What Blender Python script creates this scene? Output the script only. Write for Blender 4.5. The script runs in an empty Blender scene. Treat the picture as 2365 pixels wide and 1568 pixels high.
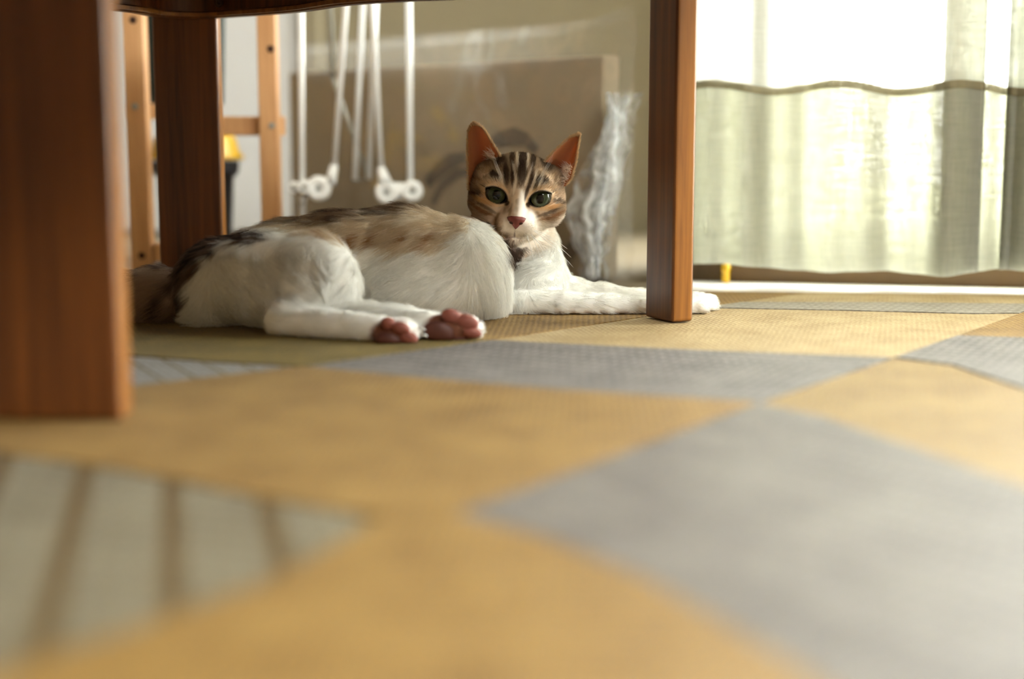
import bpy, bmesh, math, random
import numpy as np
from mathutils import Vector, Matrix

# ------------------------------------------------------------------ camera, world, light
scene = bpy.context.scene
COL = scene.collection
random.seed(7); RNG = np.random.default_rng(7)
FPX, CX, CY, PITCH, CAMH = 3284.7, 1182.5, 784.0, math.radians(8.0), 0.16

cd = bpy.data.cameras.new('camera')
cam = bpy.data.objects.new('camera', cd); COL.objects.link(cam)
cam.location = (0, 0, CAMH)
cam.rotation_euler = (math.radians(90) - PITCH, 0, 0)
cd.lens = 50; cd.sensor_width = 36; cd.clip_start = 0.02
cd.dof.use_dof = True; cd.dof.focus_distance = 1.275; cd.dof.aperture_fstop = 2.1
cd.dof.aperture_blades = 0
scene.camera = cam

world = bpy.data.worlds.new('sky'); scene.world = world
world.use_nodes = True
wn = world.node_tree.nodes
bg = wn['Background']
bg.inputs['Color'].default_value = (1.0, 0.985, 0.955, 1)
bg.inputs['Strength'].default_value = 7.5

vs = scene.view_settings
vs.view_transform = 'Standard'; vs.look = 'None'; vs.gamma = 1.0; vs.use_curve_mapping = False
vs.exposure = 2.4
cy = scene.cycles
cy.max_bounces = 7; cy.diffuse_bounces = 4; cy.glossy_bounces = 3; cy.transmission_bounces = 5; cy.transparent_max_bounces = 10
cy.caustics_reflective = False; cy.caustics_refractive = False
cy.use_adaptive_sampling = True; cy.adaptive_threshold = 0.10; cy.adaptive_min_samples = 16


# the window wall: base point and unit direction along it (to the right, slightly towards the camera)
WP = Vector((0.190, 1.607, 0)); WD = Vector((0.977, -0.214, 0)).normalized(); WN = Vector((-WD.y, WD.x, 0))  # WN points outside
WIN0, WIN1, WINTOP = 0.03, 2.36, 2.0


def wpt(s, out, z):
    return WP + WD * s + WN * out + Vector((0, 0, z))


la = bpy.data.lights.new('window_portal', 'AREA'); la.shape = 'RECTANGLE'
la.size = WIN1 - WIN0; la.size_y = WINTOP
la.cycles.is_portal = True
lo = bpy.data.objects.new('window_portal', la); COL.objects.link(lo)
lo.location = wpt((WIN0 + WIN1) / 2, 0.10, WINTOP / 2)
lo.rotation_euler = (-WN).to_track_quat('-Z', 'Y').to_euler()

lb = bpy.data.lights.new('added_side_portal', 'AREA'); lb.shape = 'RECTANGLE'  # portal for the unseen side window added to light the back
lb.size = 0.62; lb.size_y = WINTOP; lb.cycles.is_portal = True
lbo = bpy.data.objects.new('added_side_portal', lb); COL.objects.link(lbo)
lbo.location = wpt(0.08, 0.54, WINTOP / 2)
lbo.rotation_euler = (-WD).to_track_quat('-Z', 'Y').to_euler()

W3Y, W3A, W3B, W3Z0, W3Z1 = -1.2, 0.1, 2.2, 1.58, 2.32       # unseen high window added behind the camera for frontal light
lc = bpy.data.lights.new('added_high_portal', 'AREA'); lc.shape = 'RECTANGLE'
lc.size = W3B - W3A; lc.size_y = W3Z1 - W3Z0; lc.cycles.is_portal = True
lco = bpy.data.objects.new('added_high_portal', lc); COL.objects.link(lco)
lco.location = ((W3A + W3B) / 2, W3Y - .10, (W3Z0 + W3Z1) / 2)
lco.rotation_euler = Vector((0, 1, 0)).to_track_quat('-Z', 'Y').to_euler()


# ------------------------------------------------------------------ helpers
def at(px, py, Y):
    """world point seen at a photo position, at depth Y from the camera plane"""
    a = (px - CX) / FPX; b = (CY - py) / FPX
    dy = math.cos(PITCH) + b * math.sin(PITCH); dz = -math.sin(PITCH) + b * math.cos(PITCH)
    t = Y / dy
    return Vector((a * t, Y, CAMH + dz * t))


def lin(r, g, b):
    def c(v):
        v /= 255.0
        return v / 12.92 if v <= 0.04045 else ((v + 0.055) / 1.055) ** 2.4
    return (c(r), c(g), c(b))


def tag(o, label=None, cat=None, group=None, kind=None):
    if label: o['label'] = label
    if cat: o['category'] = cat
    if group: o['group'] = group
    if kind: o['kind'] = kind
    return o


def empty(name, loc=(0, 0, 0)):
    o = bpy.data.objects.new(name, None); o.empty_display_size = 0.02
    COL.objects.link(o); o.location = loc
    return o


def link(name, me, mat, parent=None, smooth=False):
    o = bpy.data.objects.new(name, me); COL.objects.link(o)
    if mat is not None: me.materials.append(mat)
    if parent is not None:
        o.parent = parent
        o.matrix_parent_inverse = Matrix.Translation(parent.location).inverted() if parent.type == 'EMPTY' else Matrix.Identity(4)
    if smooth:
        me.polygons.foreach_set('use_smooth', [True] * len(me.polygons))
    return o


def from_bm(name, bm, mat, parent=None, smooth=False):
    me = bpy.data.meshes.new(name)
    bmesh.ops.recalc_face_normals(bm, faces=bm.faces)
    bm.to_mesh(me); bm.free()
    return link(name, me, mat, parent, smooth)


def box_bm(origin, ux, uy, uz, bevel=0.0, seg=2, bm=None):
    """box from a corner and three edge vectors"""
    own = bm is None
    if own: bm = bmesh.new()
    o = Vector(origin); ux, uy, uz = Vector(ux), Vector(uy), Vector(uz)
    v = [bm.verts.new(o + ux * i + uy * j + uz * k) for k in (0, 1) for j in (0, 1) for i in (0, 1)]
    fs = [bm.faces.new([v[i] for i in q]) for q in ((0, 2, 3, 1), (4, 5, 7, 6), (0, 1, 5, 4), (2, 6, 7, 3), (0, 4, 6, 2), (1, 3, 7, 5))]
    if bevel > 0:
        es = list({e for f in fs for e in f.edges})
        bmesh.ops.bevel(bm, geom=es, offset=bevel, segments=seg, affect='EDGES', profile=0.5)
    return bm


def box(name, origin, ux, uy, uz, mat, parent=None, bevel=0.0, seg=2):
    return from_bm(name, box_bm(origin, ux, uy, uz, bevel, seg), mat, parent)


def tube_bm(pts, radii, n=12, bm=None, cap=True):
    own = bm is None
    if own: bm = bmesh.new()
    pts = [Vector(p) for p in pts]
    if not hasattr(radii, '__len__'): radii = [radii] * len(pts)
    rings = []
    up = None
    for i, p in enumerate(pts):
        d = (pts[min(i + 1, len(pts) - 1)] - pts[max(i - 1, 0)]).normalized()
        if up is None:
            up = d.orthogonal().normalized()
        up = (up - d * up.dot(d)).normalized(); sd = d.cross(up)
        rings.append([bm.verts.new(p + (up * math.cos(2 * math.pi * k / n) + sd * math.sin(2 * math.pi * k / n)) * radii[i]) for k in range(n)])
    for a, b in zip(rings[:-1], rings[1:]):
        for k in range(n):
            bm.faces.new((a[k], a[(k + 1) % n], b[(k + 1) % n], b[k]))
    if cap:
        bm.faces.new(rings[0][::-1]); bm.faces.new(rings[-1])
    return bm


def tube(name, pts, radii, mat, parent=None, n=12):
    return from_bm(name, tube_bm(pts, radii, n), mat, parent, True)


def prism_bm(poly, z0, z1, bm=None):
    if bm is None: bm = bmesh.new()
    lo_ = [bm.verts.new((x, y, z0)) for x, y in poly]; hi = [bm.verts.new((x, y, z1)) for x, y in poly]
    bm.faces.new(lo_[::-1]); bm.faces.new(hi)
    n = len(poly)
    for i in range(n):
        bm.faces.new((lo_[i], lo_[(i + 1) % n], hi[(i + 1) % n], hi[i]))
    return bm


def lathe_bm(center, prof, n=40, bm=None):
    if bm is None: bm = bmesh.new()
    c = Vector(center)
    rings = [[bm.verts.new(c + Vector((r * math.cos(2 * math.pi * k / n), r * math.sin(2 * math.pi * k / n), z))) for k in range(n)] for r, z in prof]
    for a, b in zip(rings[:-1], rings[1:]):
        for k in range(n):
            bm.faces.new((a[k], a[(k + 1) % n], b[(k + 1) % n], b[k]))
    bm.faces.new(rings[0][::-1]); bm.faces.new(rings[-1])
    return bm


def disc_bm(center, axis, r, thick, n=28, bm=None, hole=0.0):
    """a thick disc around an axis, rounded rim"""
    if bm is None: bm = bmesh.new()
    ax = Vector(axis).normalized(); u = ax.orthogonal().normalized(); v = ax.cross(u); c = Vector(center)
    prof = [(r * 0.85, -thick / 2), (r, -thick / 4), (r, thick / 4), (r * 0.85, thick / 2), (max(hole, r * .3), thick / 2), (max(hole, r * .3) * .9, thick * .25)]
    rings = [[bm.verts.new(c + ax * z + (u * math.cos(2 * math.pi * k / n) + v * math.sin(2 * math.pi * k / n)) * q) for k in range(n)] for q, z in prof]
    for a, b in zip(rings[:-1], rings[1:]):
        for k in range(n):
            bm.faces.new((a[k], a[(k + 1) % n], b[(k + 1) % n], b[k]))
    bm.faces.new(rings[0][::-1]); bm.faces.new(rings[-1])
    return bm


# ------------------------------------------------------------------ materials
def new_mat(name):
    m = bpy.data.materials.new(name); m.use_nodes = True
    nt = m.node_tree
    return m, nt, nt.nodes['Principled BSDF']


def N(nt, t, **kw):
    n = nt.nodes.new(t)
    for k, v in kw.items():
        if k in n.inputs: n.inputs[k].default_value = v
        else: setattr(n, k, v)
    return n


def plain(name, rgb, rough=0.6, var=0.08, scale=30, bump=0.0, spec=0.4):
    m, nt, p = new_mat(name)
    tc = N(nt, 'ShaderNodeTexCoord'); no = N(nt, 'ShaderNodeTexNoise', Scale=scale, Detail=4.0)
    nt.links.new(tc.outputs['Object'], no.inputs['Vector'])
    mx = N(nt, 'ShaderNodeMix', data_type='RGBA')
    c = lin(*rgb)
    mx.inputs['A'].default_value = (*[v * (1 - var) for v in c], 1); mx.inputs['B'].default_value = (*[min(1, v * (1 + var)) for v in c], 1)
    nt.links.new(no.outputs['Fac'], mx.inputs['Factor']); nt.links.new(mx.outputs['Result'], p.inputs['Base Color'])
    p.inputs['Roughness'].default_value = rough; p.inputs['Specular IOR Level'].default_value = spec
    if bump:
        b = N(nt, 'ShaderNodeBump', Strength=bump, Distance=0.001)
        nt.links.new(no.outputs['Fac'], b.inputs['Height']); nt.links.new(b.outputs['Normal'], p.inputs['Normal'])
    return m


def wood(name, dark, light, rough=0.4, sc=(60, 60, 2.2), spec=0.5):
    m, nt, p = new_mat(name)
    tc = N(nt, 'ShaderNodeTexCoord'); mp = N(nt, 'ShaderNodeMapping'); mp.inputs['Scale'].default_value = sc
    nt.links.new(tc.outputs['Object'], mp.inputs['Vector'])
    n1 = N(nt, 'ShaderNodeTexNoise', Scale=1.6, Detail=5.0, Distortion=0.6)
    n2 = N(nt, 'ShaderNodeTexNoise', Scale=7.0, Detail=3.0)
    nt.links.new(mp.outputs['Vector'], n1.inputs['Vector']); nt.links.new(mp.outputs['Vector'], n2.inputs['Vector'])
    ad = N(nt, 'ShaderNodeMath', operation='MULTIPLY_ADD'); ad.inputs[1].default_value = 0.35
    nt.links.new(n2.outputs['Fac'], ad.inputs[0]); nt.links.new(n1.outputs['Fac'], ad.inputs[2])
    cr = N(nt, 'ShaderNodeValToRGB')
    cr.color_ramp.elements[0].position = 0.45; cr.color_ramp.elements[0].color = (*lin(*dark), 1)
    cr.color_ramp.elements[1].position = 0.85; cr.color_ramp.elements[1].color = (*lin(*light), 1)
    nt.links.new(ad.outputs[0], cr.inputs['Fac']); nt.links.new(cr.outputs['Color'], p.inputs['Base Color'])
    p.inputs['Roughness'].default_value = rough; p.inputs['Specular IOR Level'].default_value = spec
    b = N(nt, 'ShaderNodeBump', Strength=0.15, Distance=0.0006)
    nt.links.new(ad.outputs[0], b.inputs['Height']); nt.links.new(b.outputs['Normal'], p.inputs['Normal'])
    return m


def weave(name, rgb, rgb2, ang, pitch=0.0024, stripe=None, streak=None):
    """flat-woven grass fibre: fine ribs, blotches, optional wide stripes"""
    m, nt, p = new_mat(name)
    tc = N(nt, 'ShaderNodeTexCoord'); mp = N(nt, 'ShaderNodeMapping'); mp.inputs['Rotation'].default_value = (0, 0, ang)
    nt.links.new(tc.outputs['Object'], mp.inputs['Vector'])
    w1 = N(nt, 'ShaderNodeTexWave', Scale=0.314 / pitch * 0.5, Distortion=1.2, Detail=2.0); w1.inputs['Detail Scale'].default_value = 3.0
    nt.links.new(mp.outputs['Vector'], w1.inputs['Vector'])
    mp2 = N(nt, 'ShaderNodeMapping'); mp2.inputs['Rotation'].default_value = (0, 0, ang + math.pi / 2)
    nt.links.new(tc.outputs['Object'], mp2.inputs['Vector'])
    w2 = N(nt, 'ShaderNodeTexWave', Scale=0.314 / pitch * 0.25, Distortion=1.5, Detail=2.0); w2.inputs['Detail Scale'].default_value = 3.0
    nt.links.new(mp2.outputs['Vector'], w2.inputs['Vector'])
    no = N(nt, 'ShaderNodeTexNoise', Scale=22.0, Detail=6.0, Roughness=0.65)
    nt.links.new(tc.outputs['Object'], no.inputs['Vector'])
    fl = N(nt, 'ShaderNodeTexNoise', Scale=420.0, Detail=2.0)
    nt.links.new(tc.outputs['Object'], fl.inputs['Vector'])
    mu = N(nt, 'ShaderNodeMath', operation='MULTIPLY'); nt.links.new(w1.outputs['Fac'], mu.inputs[0]); nt.links.new(w2.outputs['Fac'], mu.inputs[1])
    s = N(nt, 'ShaderNodeMath', operation='MULTIPLY_ADD'); s.inputs[1].default_value = 0.55
    nt.links.new(mu.outputs[0], s.inputs[0]); nt.links.new(no.outputs['Fac'], s.inputs[2])
    s2 = N(nt, 'ShaderNodeMath', operation='MULTIPLY_ADD'); s2.inputs[1].default_value = 0.6
    nt.links.new(fl.outputs['Fac'], s2.inputs[0]); nt.links.new(s.outputs[0], s2.inputs[2])
    cr = N(nt, 'ShaderNodeValToRGB')
    cr.color_ramp.elements[0].position = 0.50; cr.color_ramp.elements[0].color = (*lin(*rgb2), 1)
    cr.color_ramp.elements[1].position = 0.86; cr.color_ramp.elements[1].color = (*lin(*rgb), 1)
    s3 = N(nt, 'ShaderNodeMath', operation='MULTIPLY'); s3.inputs[1].default_value = 0.75
    nt.links.new(s2.outputs[0], s3.inputs[0]); nt.links.new(s3.outputs[0], cr.inputs['Fac'])
    out = cr.outputs['Color']
    if stripe:
        (sa, sp, duty, scol) = stripe
        mp3 = N(nt, 'ShaderNodeMapping'); mp3.inputs['Rotation'].default_value = (0, 0, -sa)
        nt.links.new(tc.outputs['Object'], mp3.inputs['Vector'])
        sx = N(nt, 'ShaderNodeSeparateXYZ'); nt.links.new(mp3.outputs['Vector'], sx.inputs[0])
        for per, du, wgt in ((sp, duty, 1.0), (sp / 4.0, 0.62, 0.35)):
            dv = N(nt, 'ShaderNodeMath', operation='DIVIDE'); dv.inputs[1].default_value = per
            nt.links.new(sx.outputs['Y'], dv.inputs[0])
            fr = N(nt, 'ShaderNodeMath', operation='FRACT'); nt.links.new(dv.outputs[0], fr.inputs[0])
            gt = N(nt, 'ShaderNodeMath', operation='GREATER_THAN'); gt.inputs[1].default_value = du
            nt.links.new(fr.outputs[0], gt.inputs[0])
            ml = N(nt, 'ShaderNodeMath', operation='MULTIPLY'); ml.inputs[1].default_value = wgt
            nt.links.new(gt.outputs[0], ml.inputs[0])
            mx = N(nt, 'ShaderNodeMix', data_type='RGBA')
            nt.links.new(ml.outputs[0], mx.inputs['Factor']); nt.links.new(out, mx.inputs['A'])
            mx.inputs['B'].default_value = (*lin(*scol), 1)
            out = mx.outputs['Result']
    if streak:
        (sa, scol, amt) = streak
        mp4 = N(nt, 'ShaderNodeMapping'); mp4.inputs['Rotation'].default_value = (0, 0, -sa)
        nt.links.new(tc.outputs['Object'], mp4.inputs['Vector'])
        mp5 = N(nt, 'ShaderNodeMapping'); mp5.inputs['Scale'].default_value = (5, 34, 1)
        nt.links.new(mp4.outputs['Vector'], mp5.inputs['Vector'])
        nn = N(nt, 'ShaderNodeTexNoise', Scale=1.0, Detail=2.0); nt.links.new(mp5.outputs['Vector'], nn.inputs['Vector'])
        rr = N(nt, 'ShaderNodeMapRange'); rr.inputs['From Min'].default_value = 0.5; rr.inputs['From Max'].default_value = 0.68; rr.inputs['To Max'].default_value = amt
        nt.links.new(nn.outputs['Fac'], rr.inputs['Value'])
        mx = N(nt, 'ShaderNodeMix', data_type='RGBA')
        nt.links.new(rr.outputs['Result'], mx.inputs['Factor']); nt.links.new(out, mx.inputs['A']); mx.inputs['B'].default_value = (*lin(*scol), 1)
        out = mx.outputs['Result']
    nt.links.new(out, p.inputs['Base Color'])
    p.inputs['Roughness'].default_value = 0.6; p.inputs['Specular IOR Level'].default_value = 0.35
    p.inputs['Sheen Weight'].default_value = 0.03; p.inputs['Sheen Roughness'].default_value = 0.4
    b = N(nt, 'ShaderNodeBump', Strength=0.7, Distance=0.0012)
    nt.links.new(s2.outputs[0], b.inputs['Height']); nt.links.new(b.outputs['Normal'], p.inputs['Normal'])
    return m


M = {}
M['wall'] = plain('wall_paint', (118, 109, 88), 0.9, 0.03, 60)
M['wall2'] = plain('wall_paint_room', (128, 110, 88), 0.9, 0.03, 60)
M['ceiling'] = plain('ceiling_paint', (204, 198, 184), 0.9, 0.02)
M['door'] = plain('door_white', (183, 183, 183), 0.6, 0.02)
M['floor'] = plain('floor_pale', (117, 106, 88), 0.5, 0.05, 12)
M['bronze'] = plain('sash_bronze', (102, 79, 52), 0.45, 0.1, 40)
M['rubber'] = plain('black_rubber', (26, 24, 22), 0.7)
M['table'] = wood('table_wood', (60, 28, 7), (108, 60, 20), 0.36)
M['table_edge'] = wood('table_wood_edge', (105, 62, 18), (155, 101, 39), 0.36)
M['pine'] = wood('pine', (186, 136, 88), (212, 166, 118), 0.5, (50, 50, 3))
M['white_plastic'] = plain('white_plastic', (236, 238, 236), 0.35, 0.02)
M['white_metal'] = plain('white_enamel', (240, 243, 243), 0.3, 0.02)
M['steel'] = plain('bolt_steel', (150, 150, 140), 0.3, 0.1)
M['hole'] = plain('hole_dark', (60, 34, 18), 0.8)
M['yellow'] = plain('yellow_plastic', (217, 172, 35), 0.4, 0.04)
M['dark_plastic'] = plain('charcoal_plastic', (48, 48, 52), 0.5, 0.06)
M['bag'] = plain('dark_green_fabric', (34, 42, 36), 0.9, 0.2, 60)
M['board'] = plain('package_board', (154, 140, 118), 0.7, 0.06, 14)
M['print'] = plain('package_print', (106, 96, 84), 0.7, 0.05)
M['backing'] = plain('rug_backing', (96, 74, 52), 0.9)
M['garden'] = plain('garden_ground', (196, 196, 160), 0.9, 0.15, 3)

# ------------------------------------------------------------------ the setting
Z = Vector((0, 0, 1))
FLOOR_Z = -0.001
RUGZ = 0.004
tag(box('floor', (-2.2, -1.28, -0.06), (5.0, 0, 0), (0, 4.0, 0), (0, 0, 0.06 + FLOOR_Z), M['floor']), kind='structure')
BACKY = 2.46
tag(box('ceiling', (-2.2, -1.28, 2.40), (5.0, 0, 0), (0, 4.0, 0), (0, 0, 0.06), M['ceiling']), kind='structure')
tag(box('wall_back', (-2.2, BACKY, 0), (2.75, 0, 0), (0, 0.08, 0), (0, 0, 2.4), M['wall']), kind='structure')
tag(box('wall_left', (-2.0, -1.26, 0), (-0.08, 0, 0), (0, 3.76, 0), (0, 0, 2.4), M['wall2']), kind='structure')
bm = box_bm((-2.1, W3Y, 0), (4.8, 0, 0), (0, -0.08, 0), (0, 0, W3Z0))
for (x_, w_, z_, h_) in ((-2.1, 2.1 + W3A, W3Z0, 2.4 - W3Z0), (W3B, 2.7 - W3B, W3Z0, 2.4 - W3Z0), (W3A, W3B - W3A, W3Z1, 2.4 - W3Z1)):
    box_bm((x_, W3Y, z_), (w_, 0, 0), (0, -0.08, 0), (0, 0, h_), bm=bm)
tag(from_bm('wall_front', bm, M['wall2']), kind='structure')
w3 = tag(empty('added_high_window', ((W3A + W3B) / 2, W3Y, W3Z0)), kind='structure')  # unseen window, added as fill from the camera side
for (x_, w_, z_, h_) in ((W3A, .04, W3Z0, W3Z1 - W3Z0), (W3B - .04, .04, W3Z0, W3Z1 - W3Z0), (W3A + .04, W3B - W3A - .08, W3Z0, .04), (W3A + .04, W3B - W3A - .08, W3Z1 - .04, .04)):
    box('added_window_frame', (x_, W3Y - .06, z_), (w_, 0, 0), (0, .05, 0), (0, 0, h_), M['bronze'], w3, .002)
tag(box('wall_right', (2.60, -1.26, 0), (0.08, 0, 0), (0, 2.39, 0), (0, 0, 2.4), M['wall2']), kind='structure')
tag(box('baseboard_back', (-0.36, BACKY - 0.010, 0), (0.88, 0, 0), (0, 0.012, 0), (0, 0, 0.012), M['wall'], bevel=0.002), kind='structure')
# return wall from the window corner to the back wall
rw = wpt(0.0, 0.0, 0)
tag(box('wall_return', rw + Z * WINTOP, WD * 0.06, WN * 0.90, Z * (2.4 - WINTOP), M['wall']), kind='structure')
box('wall_post', rw, WD * .06, WN * .20, Z * WINTOP, M['wall'])['kind'] = 'structure'
w2 = tag(empty('added_side_window', rw + WN * .6), kind='structure')  # unseen window in the return wall, added for light from right behind
for (o_, l_, z_, h_) in ((.202, .05, 0, WINTOP), (.82, .05, 0, WINTOP), (.252, .568, 0, .035), (.252, .568, WINTOP - .05, .05)):
    box('added_window_frame', rw + WN * o_ + Z * z_, WD * 0.05, WN * l_, Z * h_, M['bronze'], w2, 0.002)
RW2 = rw
# wall above the window and at its far end
wl = from_bm('wall_window', box_bm(wpt(0.0, 0.02, WINTOP), WD * 2.50, WN * 0.08, Z * (2.4 - WINTOP)), M['wall'])
tag(wl, kind='structure')
tag(box('wall_end', wpt(WIN1 + 0.02, 0.02, 0), WD * 0.10, WN * 0.08, Z * 2.4, M['wall']), kind='structure')

# the window: low bronze frame, two sliding sashes with panes
w1 = tag(empty('window_1', wpt((WIN0 + WIN1) / 2, 0.05, 0)), kind='structure')
box('sill_track', wpt(WIN0 - 0.02, 0.0, FLOOR_Z), WD * (WIN1 - WIN0 + 0.06), WN * 0.07, Z * 0.032, M['bronze'], w1, 0.002)
box('track_seal', wpt(WIN0, 0.004, 0.0325), WD * (WIN1 - WIN0), WN * 0.006, Z * 0.004, M['rubber'], w1)
box('frame_jamb', wpt(WIN0, 0.035, 0.034), WD * 0.04, WN * 0.05, Z * (WINTOP - 0.034), M['bronze'], w1, 0.002)
box('frame_jamb', wpt(WIN1 - 0.04, 0.035, 0.034), WD * 0.04, WN * 0.05, Z * (WINTOP - 0.034), M['bronze'], w1, 0.002)
box('frame_head', wpt(WIN0 + 0.042, 0.035, WINTOP - 0.05), WD * (WIN1 - WIN0 - 0.084), WN * 0.05, Z * 0.05, M['bronze'], w1, 0.002)
gm, gnt, gp = new_mat('window_glass')
gnt.nodes.remove(gp)
tr = N(gnt, 'ShaderNodeBsdfTransparent'); tr.inputs[0].default_value = (0.96, 0.98, 0.97, 1)
gl = N(gnt, 'ShaderNodeBsdfGlossy'); gl.inputs['Roughness'].default_value = 0.02
ms = N(gnt, 'ShaderNodeMixShader'); ms.inputs[0].default_value = 0.06
gnt.links.new(tr.outputs[0], ms.inputs[1]); gnt.links.new(gl.outputs[0], ms.inputs[2])
gnt.links.new(ms.outputs[0], gnt.nodes['Material Output'].inputs[0])
box('pane', RW2 + WN * .254 + WD * .022 + Z * .036, WD * .004, WN * .564, Z * (WINTOP - .088), gm, w2)
box('pane', (W3A + .042, W3Y - .04, W3Z0 + .042), (W3B - W3A - .084, 0, 0), (0, .004, 0), (0, 0, W3Z1 - W3Z0 - .084), gm, w3)
mid = (WIN0 + WIN1) / 2
for k, (s0, s1, off) in enumerate(((WIN0 + 0.044, mid + 0.02, 0.042), (mid - 0.02, WIN1 - 0.044, 0.064))):
    bm = bmesh.new()
    for (a0, z0, la_, lz) in ((s0, 0.036, s1 - s0, 0.035), (s0, WINTOP - 0.09, s1 - s0, 0.035), (s0, 0.071, 0.035, WINTOP - 0.161), (s1 - 0.035, 0.071, 0.035, WINTOP - 0.161)):
        box_bm(wpt(a0, off, z0), WD * la_, WN * 0.018, Z * lz, bm=bm)
    sa = from_bm('sash', bm, M['bronze'], w1)
    pb = box_bm(wpt(s0 + 0.035, off + 0.007, 0.071), WD * (s1 - s0 - 0.07), WN * 0.004, Z * (WINTOP - 0.161))
    po = from_bm('pane', pb, gm, None); po.parent = sa
tag(box('ground_outside', wpt(-3, 0.13, -0.16), WD * 9, WN * 8, Z * 0.05, M['garden']), kind='structure')

M['sunlit_floor'] = plain('sunlit_floor_white', (250, 249, 246), 0.3, 0.0)  # white board laid for the sunlit floor strip; the sunlight is its colour
tag(box('sunlit_strip_1', wpt(-.02, -.002, FLOOR_Z), WD * 1.9, -WN * .112, Z * .003, M['sunlit_floor'], bevel=.0008), kind='structure')
# white door panel on the back wall behind the shelf
d1 = tag(empty('door_1', (-0.62, BACKY, 0)), kind='structure')
box('door_panel', (-1.02, BACKY - 0.030, 0.004), (0.66, 0, 0), (0, 0.028, 0), (0, 0, 1.95), M['door'], d1, 0.004)
box('door_casing', (-0.358, BACKY - 0.036, 0.0), (0.035, 0, 0), (0, 0.034, 0), (0, 0, 2.0), M['wall'], d1, 0.003)

# ------------------------------------------------------------------ rug of woven patches
def offset_poly(poly, d):
    n = len(poly)
    area = sum(poly[i][0] * poly[(i + 1) % n][1] - poly[(i + 1) % n][0] * poly[i][1] for i in range(n))
    sg = 1 if area > 0 else -1
    out = []
    for i in range(n):
        p0, p1, p2 = (Vector(poly[(i + k) % n]) for k in (-1, 0, 1))
        e1 = (p1 - p0).normalized(); e2 = (p2 - p1).normalized()
        n1 = Vector((-e1.y, e1.x)) * sg; n2 = Vector((-e2.y, e2.x)) * sg
        b = (n1 + n2); b = b / max(0.35, b.length_squared) * 2 if b.length > 1e-6 else n1
        b = (n1 + n2).normalized(); c = max(0.4, b.dot(n1))
        q = p1 + b * (d / c)
        out.append((q.x, q.y))
    return out


def edge_y(x):
    return 1.495 - 0.10 * x


A0 = (-.40, .775); A1 = (-.146, .978); A2 = (-.017, 1.111); A3 = (.18, 1.328); A3b = (.222, 1.374); A4 = (.305, edge_y(.305))
B0 = (-.025, .585); B1 = (.148, .841); B2 = (.277, 1.020); B2b = (.359, 1.136); B3 = (.462, 1.285); B3b = (.512, 1.358); B4 = (.56, edge_y(.56))
col0a = [(-.32, .838), (-.245, .897)]                      # between A0 and A1
la_left = [(-.21, .997), (-.28, 1.029), (-.9, 1.30)]       # from A1 to the left
la_right = [(.178, .799), (.204, .724), (.234, .633), (.275, .5), (.32, .30)]
lb_right = [(.309, .984), (.330, .86), (.40, .66), (.56, .30)]
lb_left = [(-.2, 1.19), (-.9, 1.46)]
lz = [(-.26, .704), (-.183, .664), (-.111, .612), (-.054, .578)]     # from A0 to the right
gl_ = [(.012, .549), (.049, .494), (.072, .440), (.085, .408), (.12, .30)]
wl_ = [(-.072, .531), (-.09, .489), (-.123, .440), (-.150, .408), (-.23, .30)]
upr = [(.43, 1.118), (.7, 1.03), (1.3, .90)]
tan = ((142, 112, 58), (99, 71, 25)); grey = ((119, 114, 111), (74, 70, 69)); olive = ((120, 101, 42), (79, 65, 19)); white = ((122, 116, 98), (92, 85, 68))
sd = math.atan2(-.97, .23)
WV = {
    'tan1': weave('weave_tan', *tan, 0.05), 'tan2': weave('weave_tan_turned', (143, 119, 71), (104, 78, 34), -0.2),
    'grey1': weave('weave_grey', *grey, 0.5, 0.004), 'grey2': weave('weave_grey_streaked', (114, 109, 103), (78, 72, 69), 0.9, 0.004, streak=(math.atan2(-.2, .1), (78, 72, 70), 0.55)),
    'tan_glare': weave('weave_tan_glare', (172, 152, 112), (136, 112, 72), -0.2), 'grey_glare': weave('weave_grey_glare', (142, 136, 124), (112, 105, 94), 0.5, 0.004),  # far patches: window glare painted in as a paler weave
    'olive': weave('weave_olive', *olive, 0.1),
    'white1': weave('weave_white_striped', *white, 0.3, 0.004, stripe=(sd, 0.040, 0.78, (79, 61, 27))),
    'white2': weave('weave_white_banded', (142, 140, 138), (119, 117, 114), 0.3, 0.004, stripe=(math.atan2(-.97, .5), 0.022, 0.85, (89, 78, 48))),
}
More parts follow.
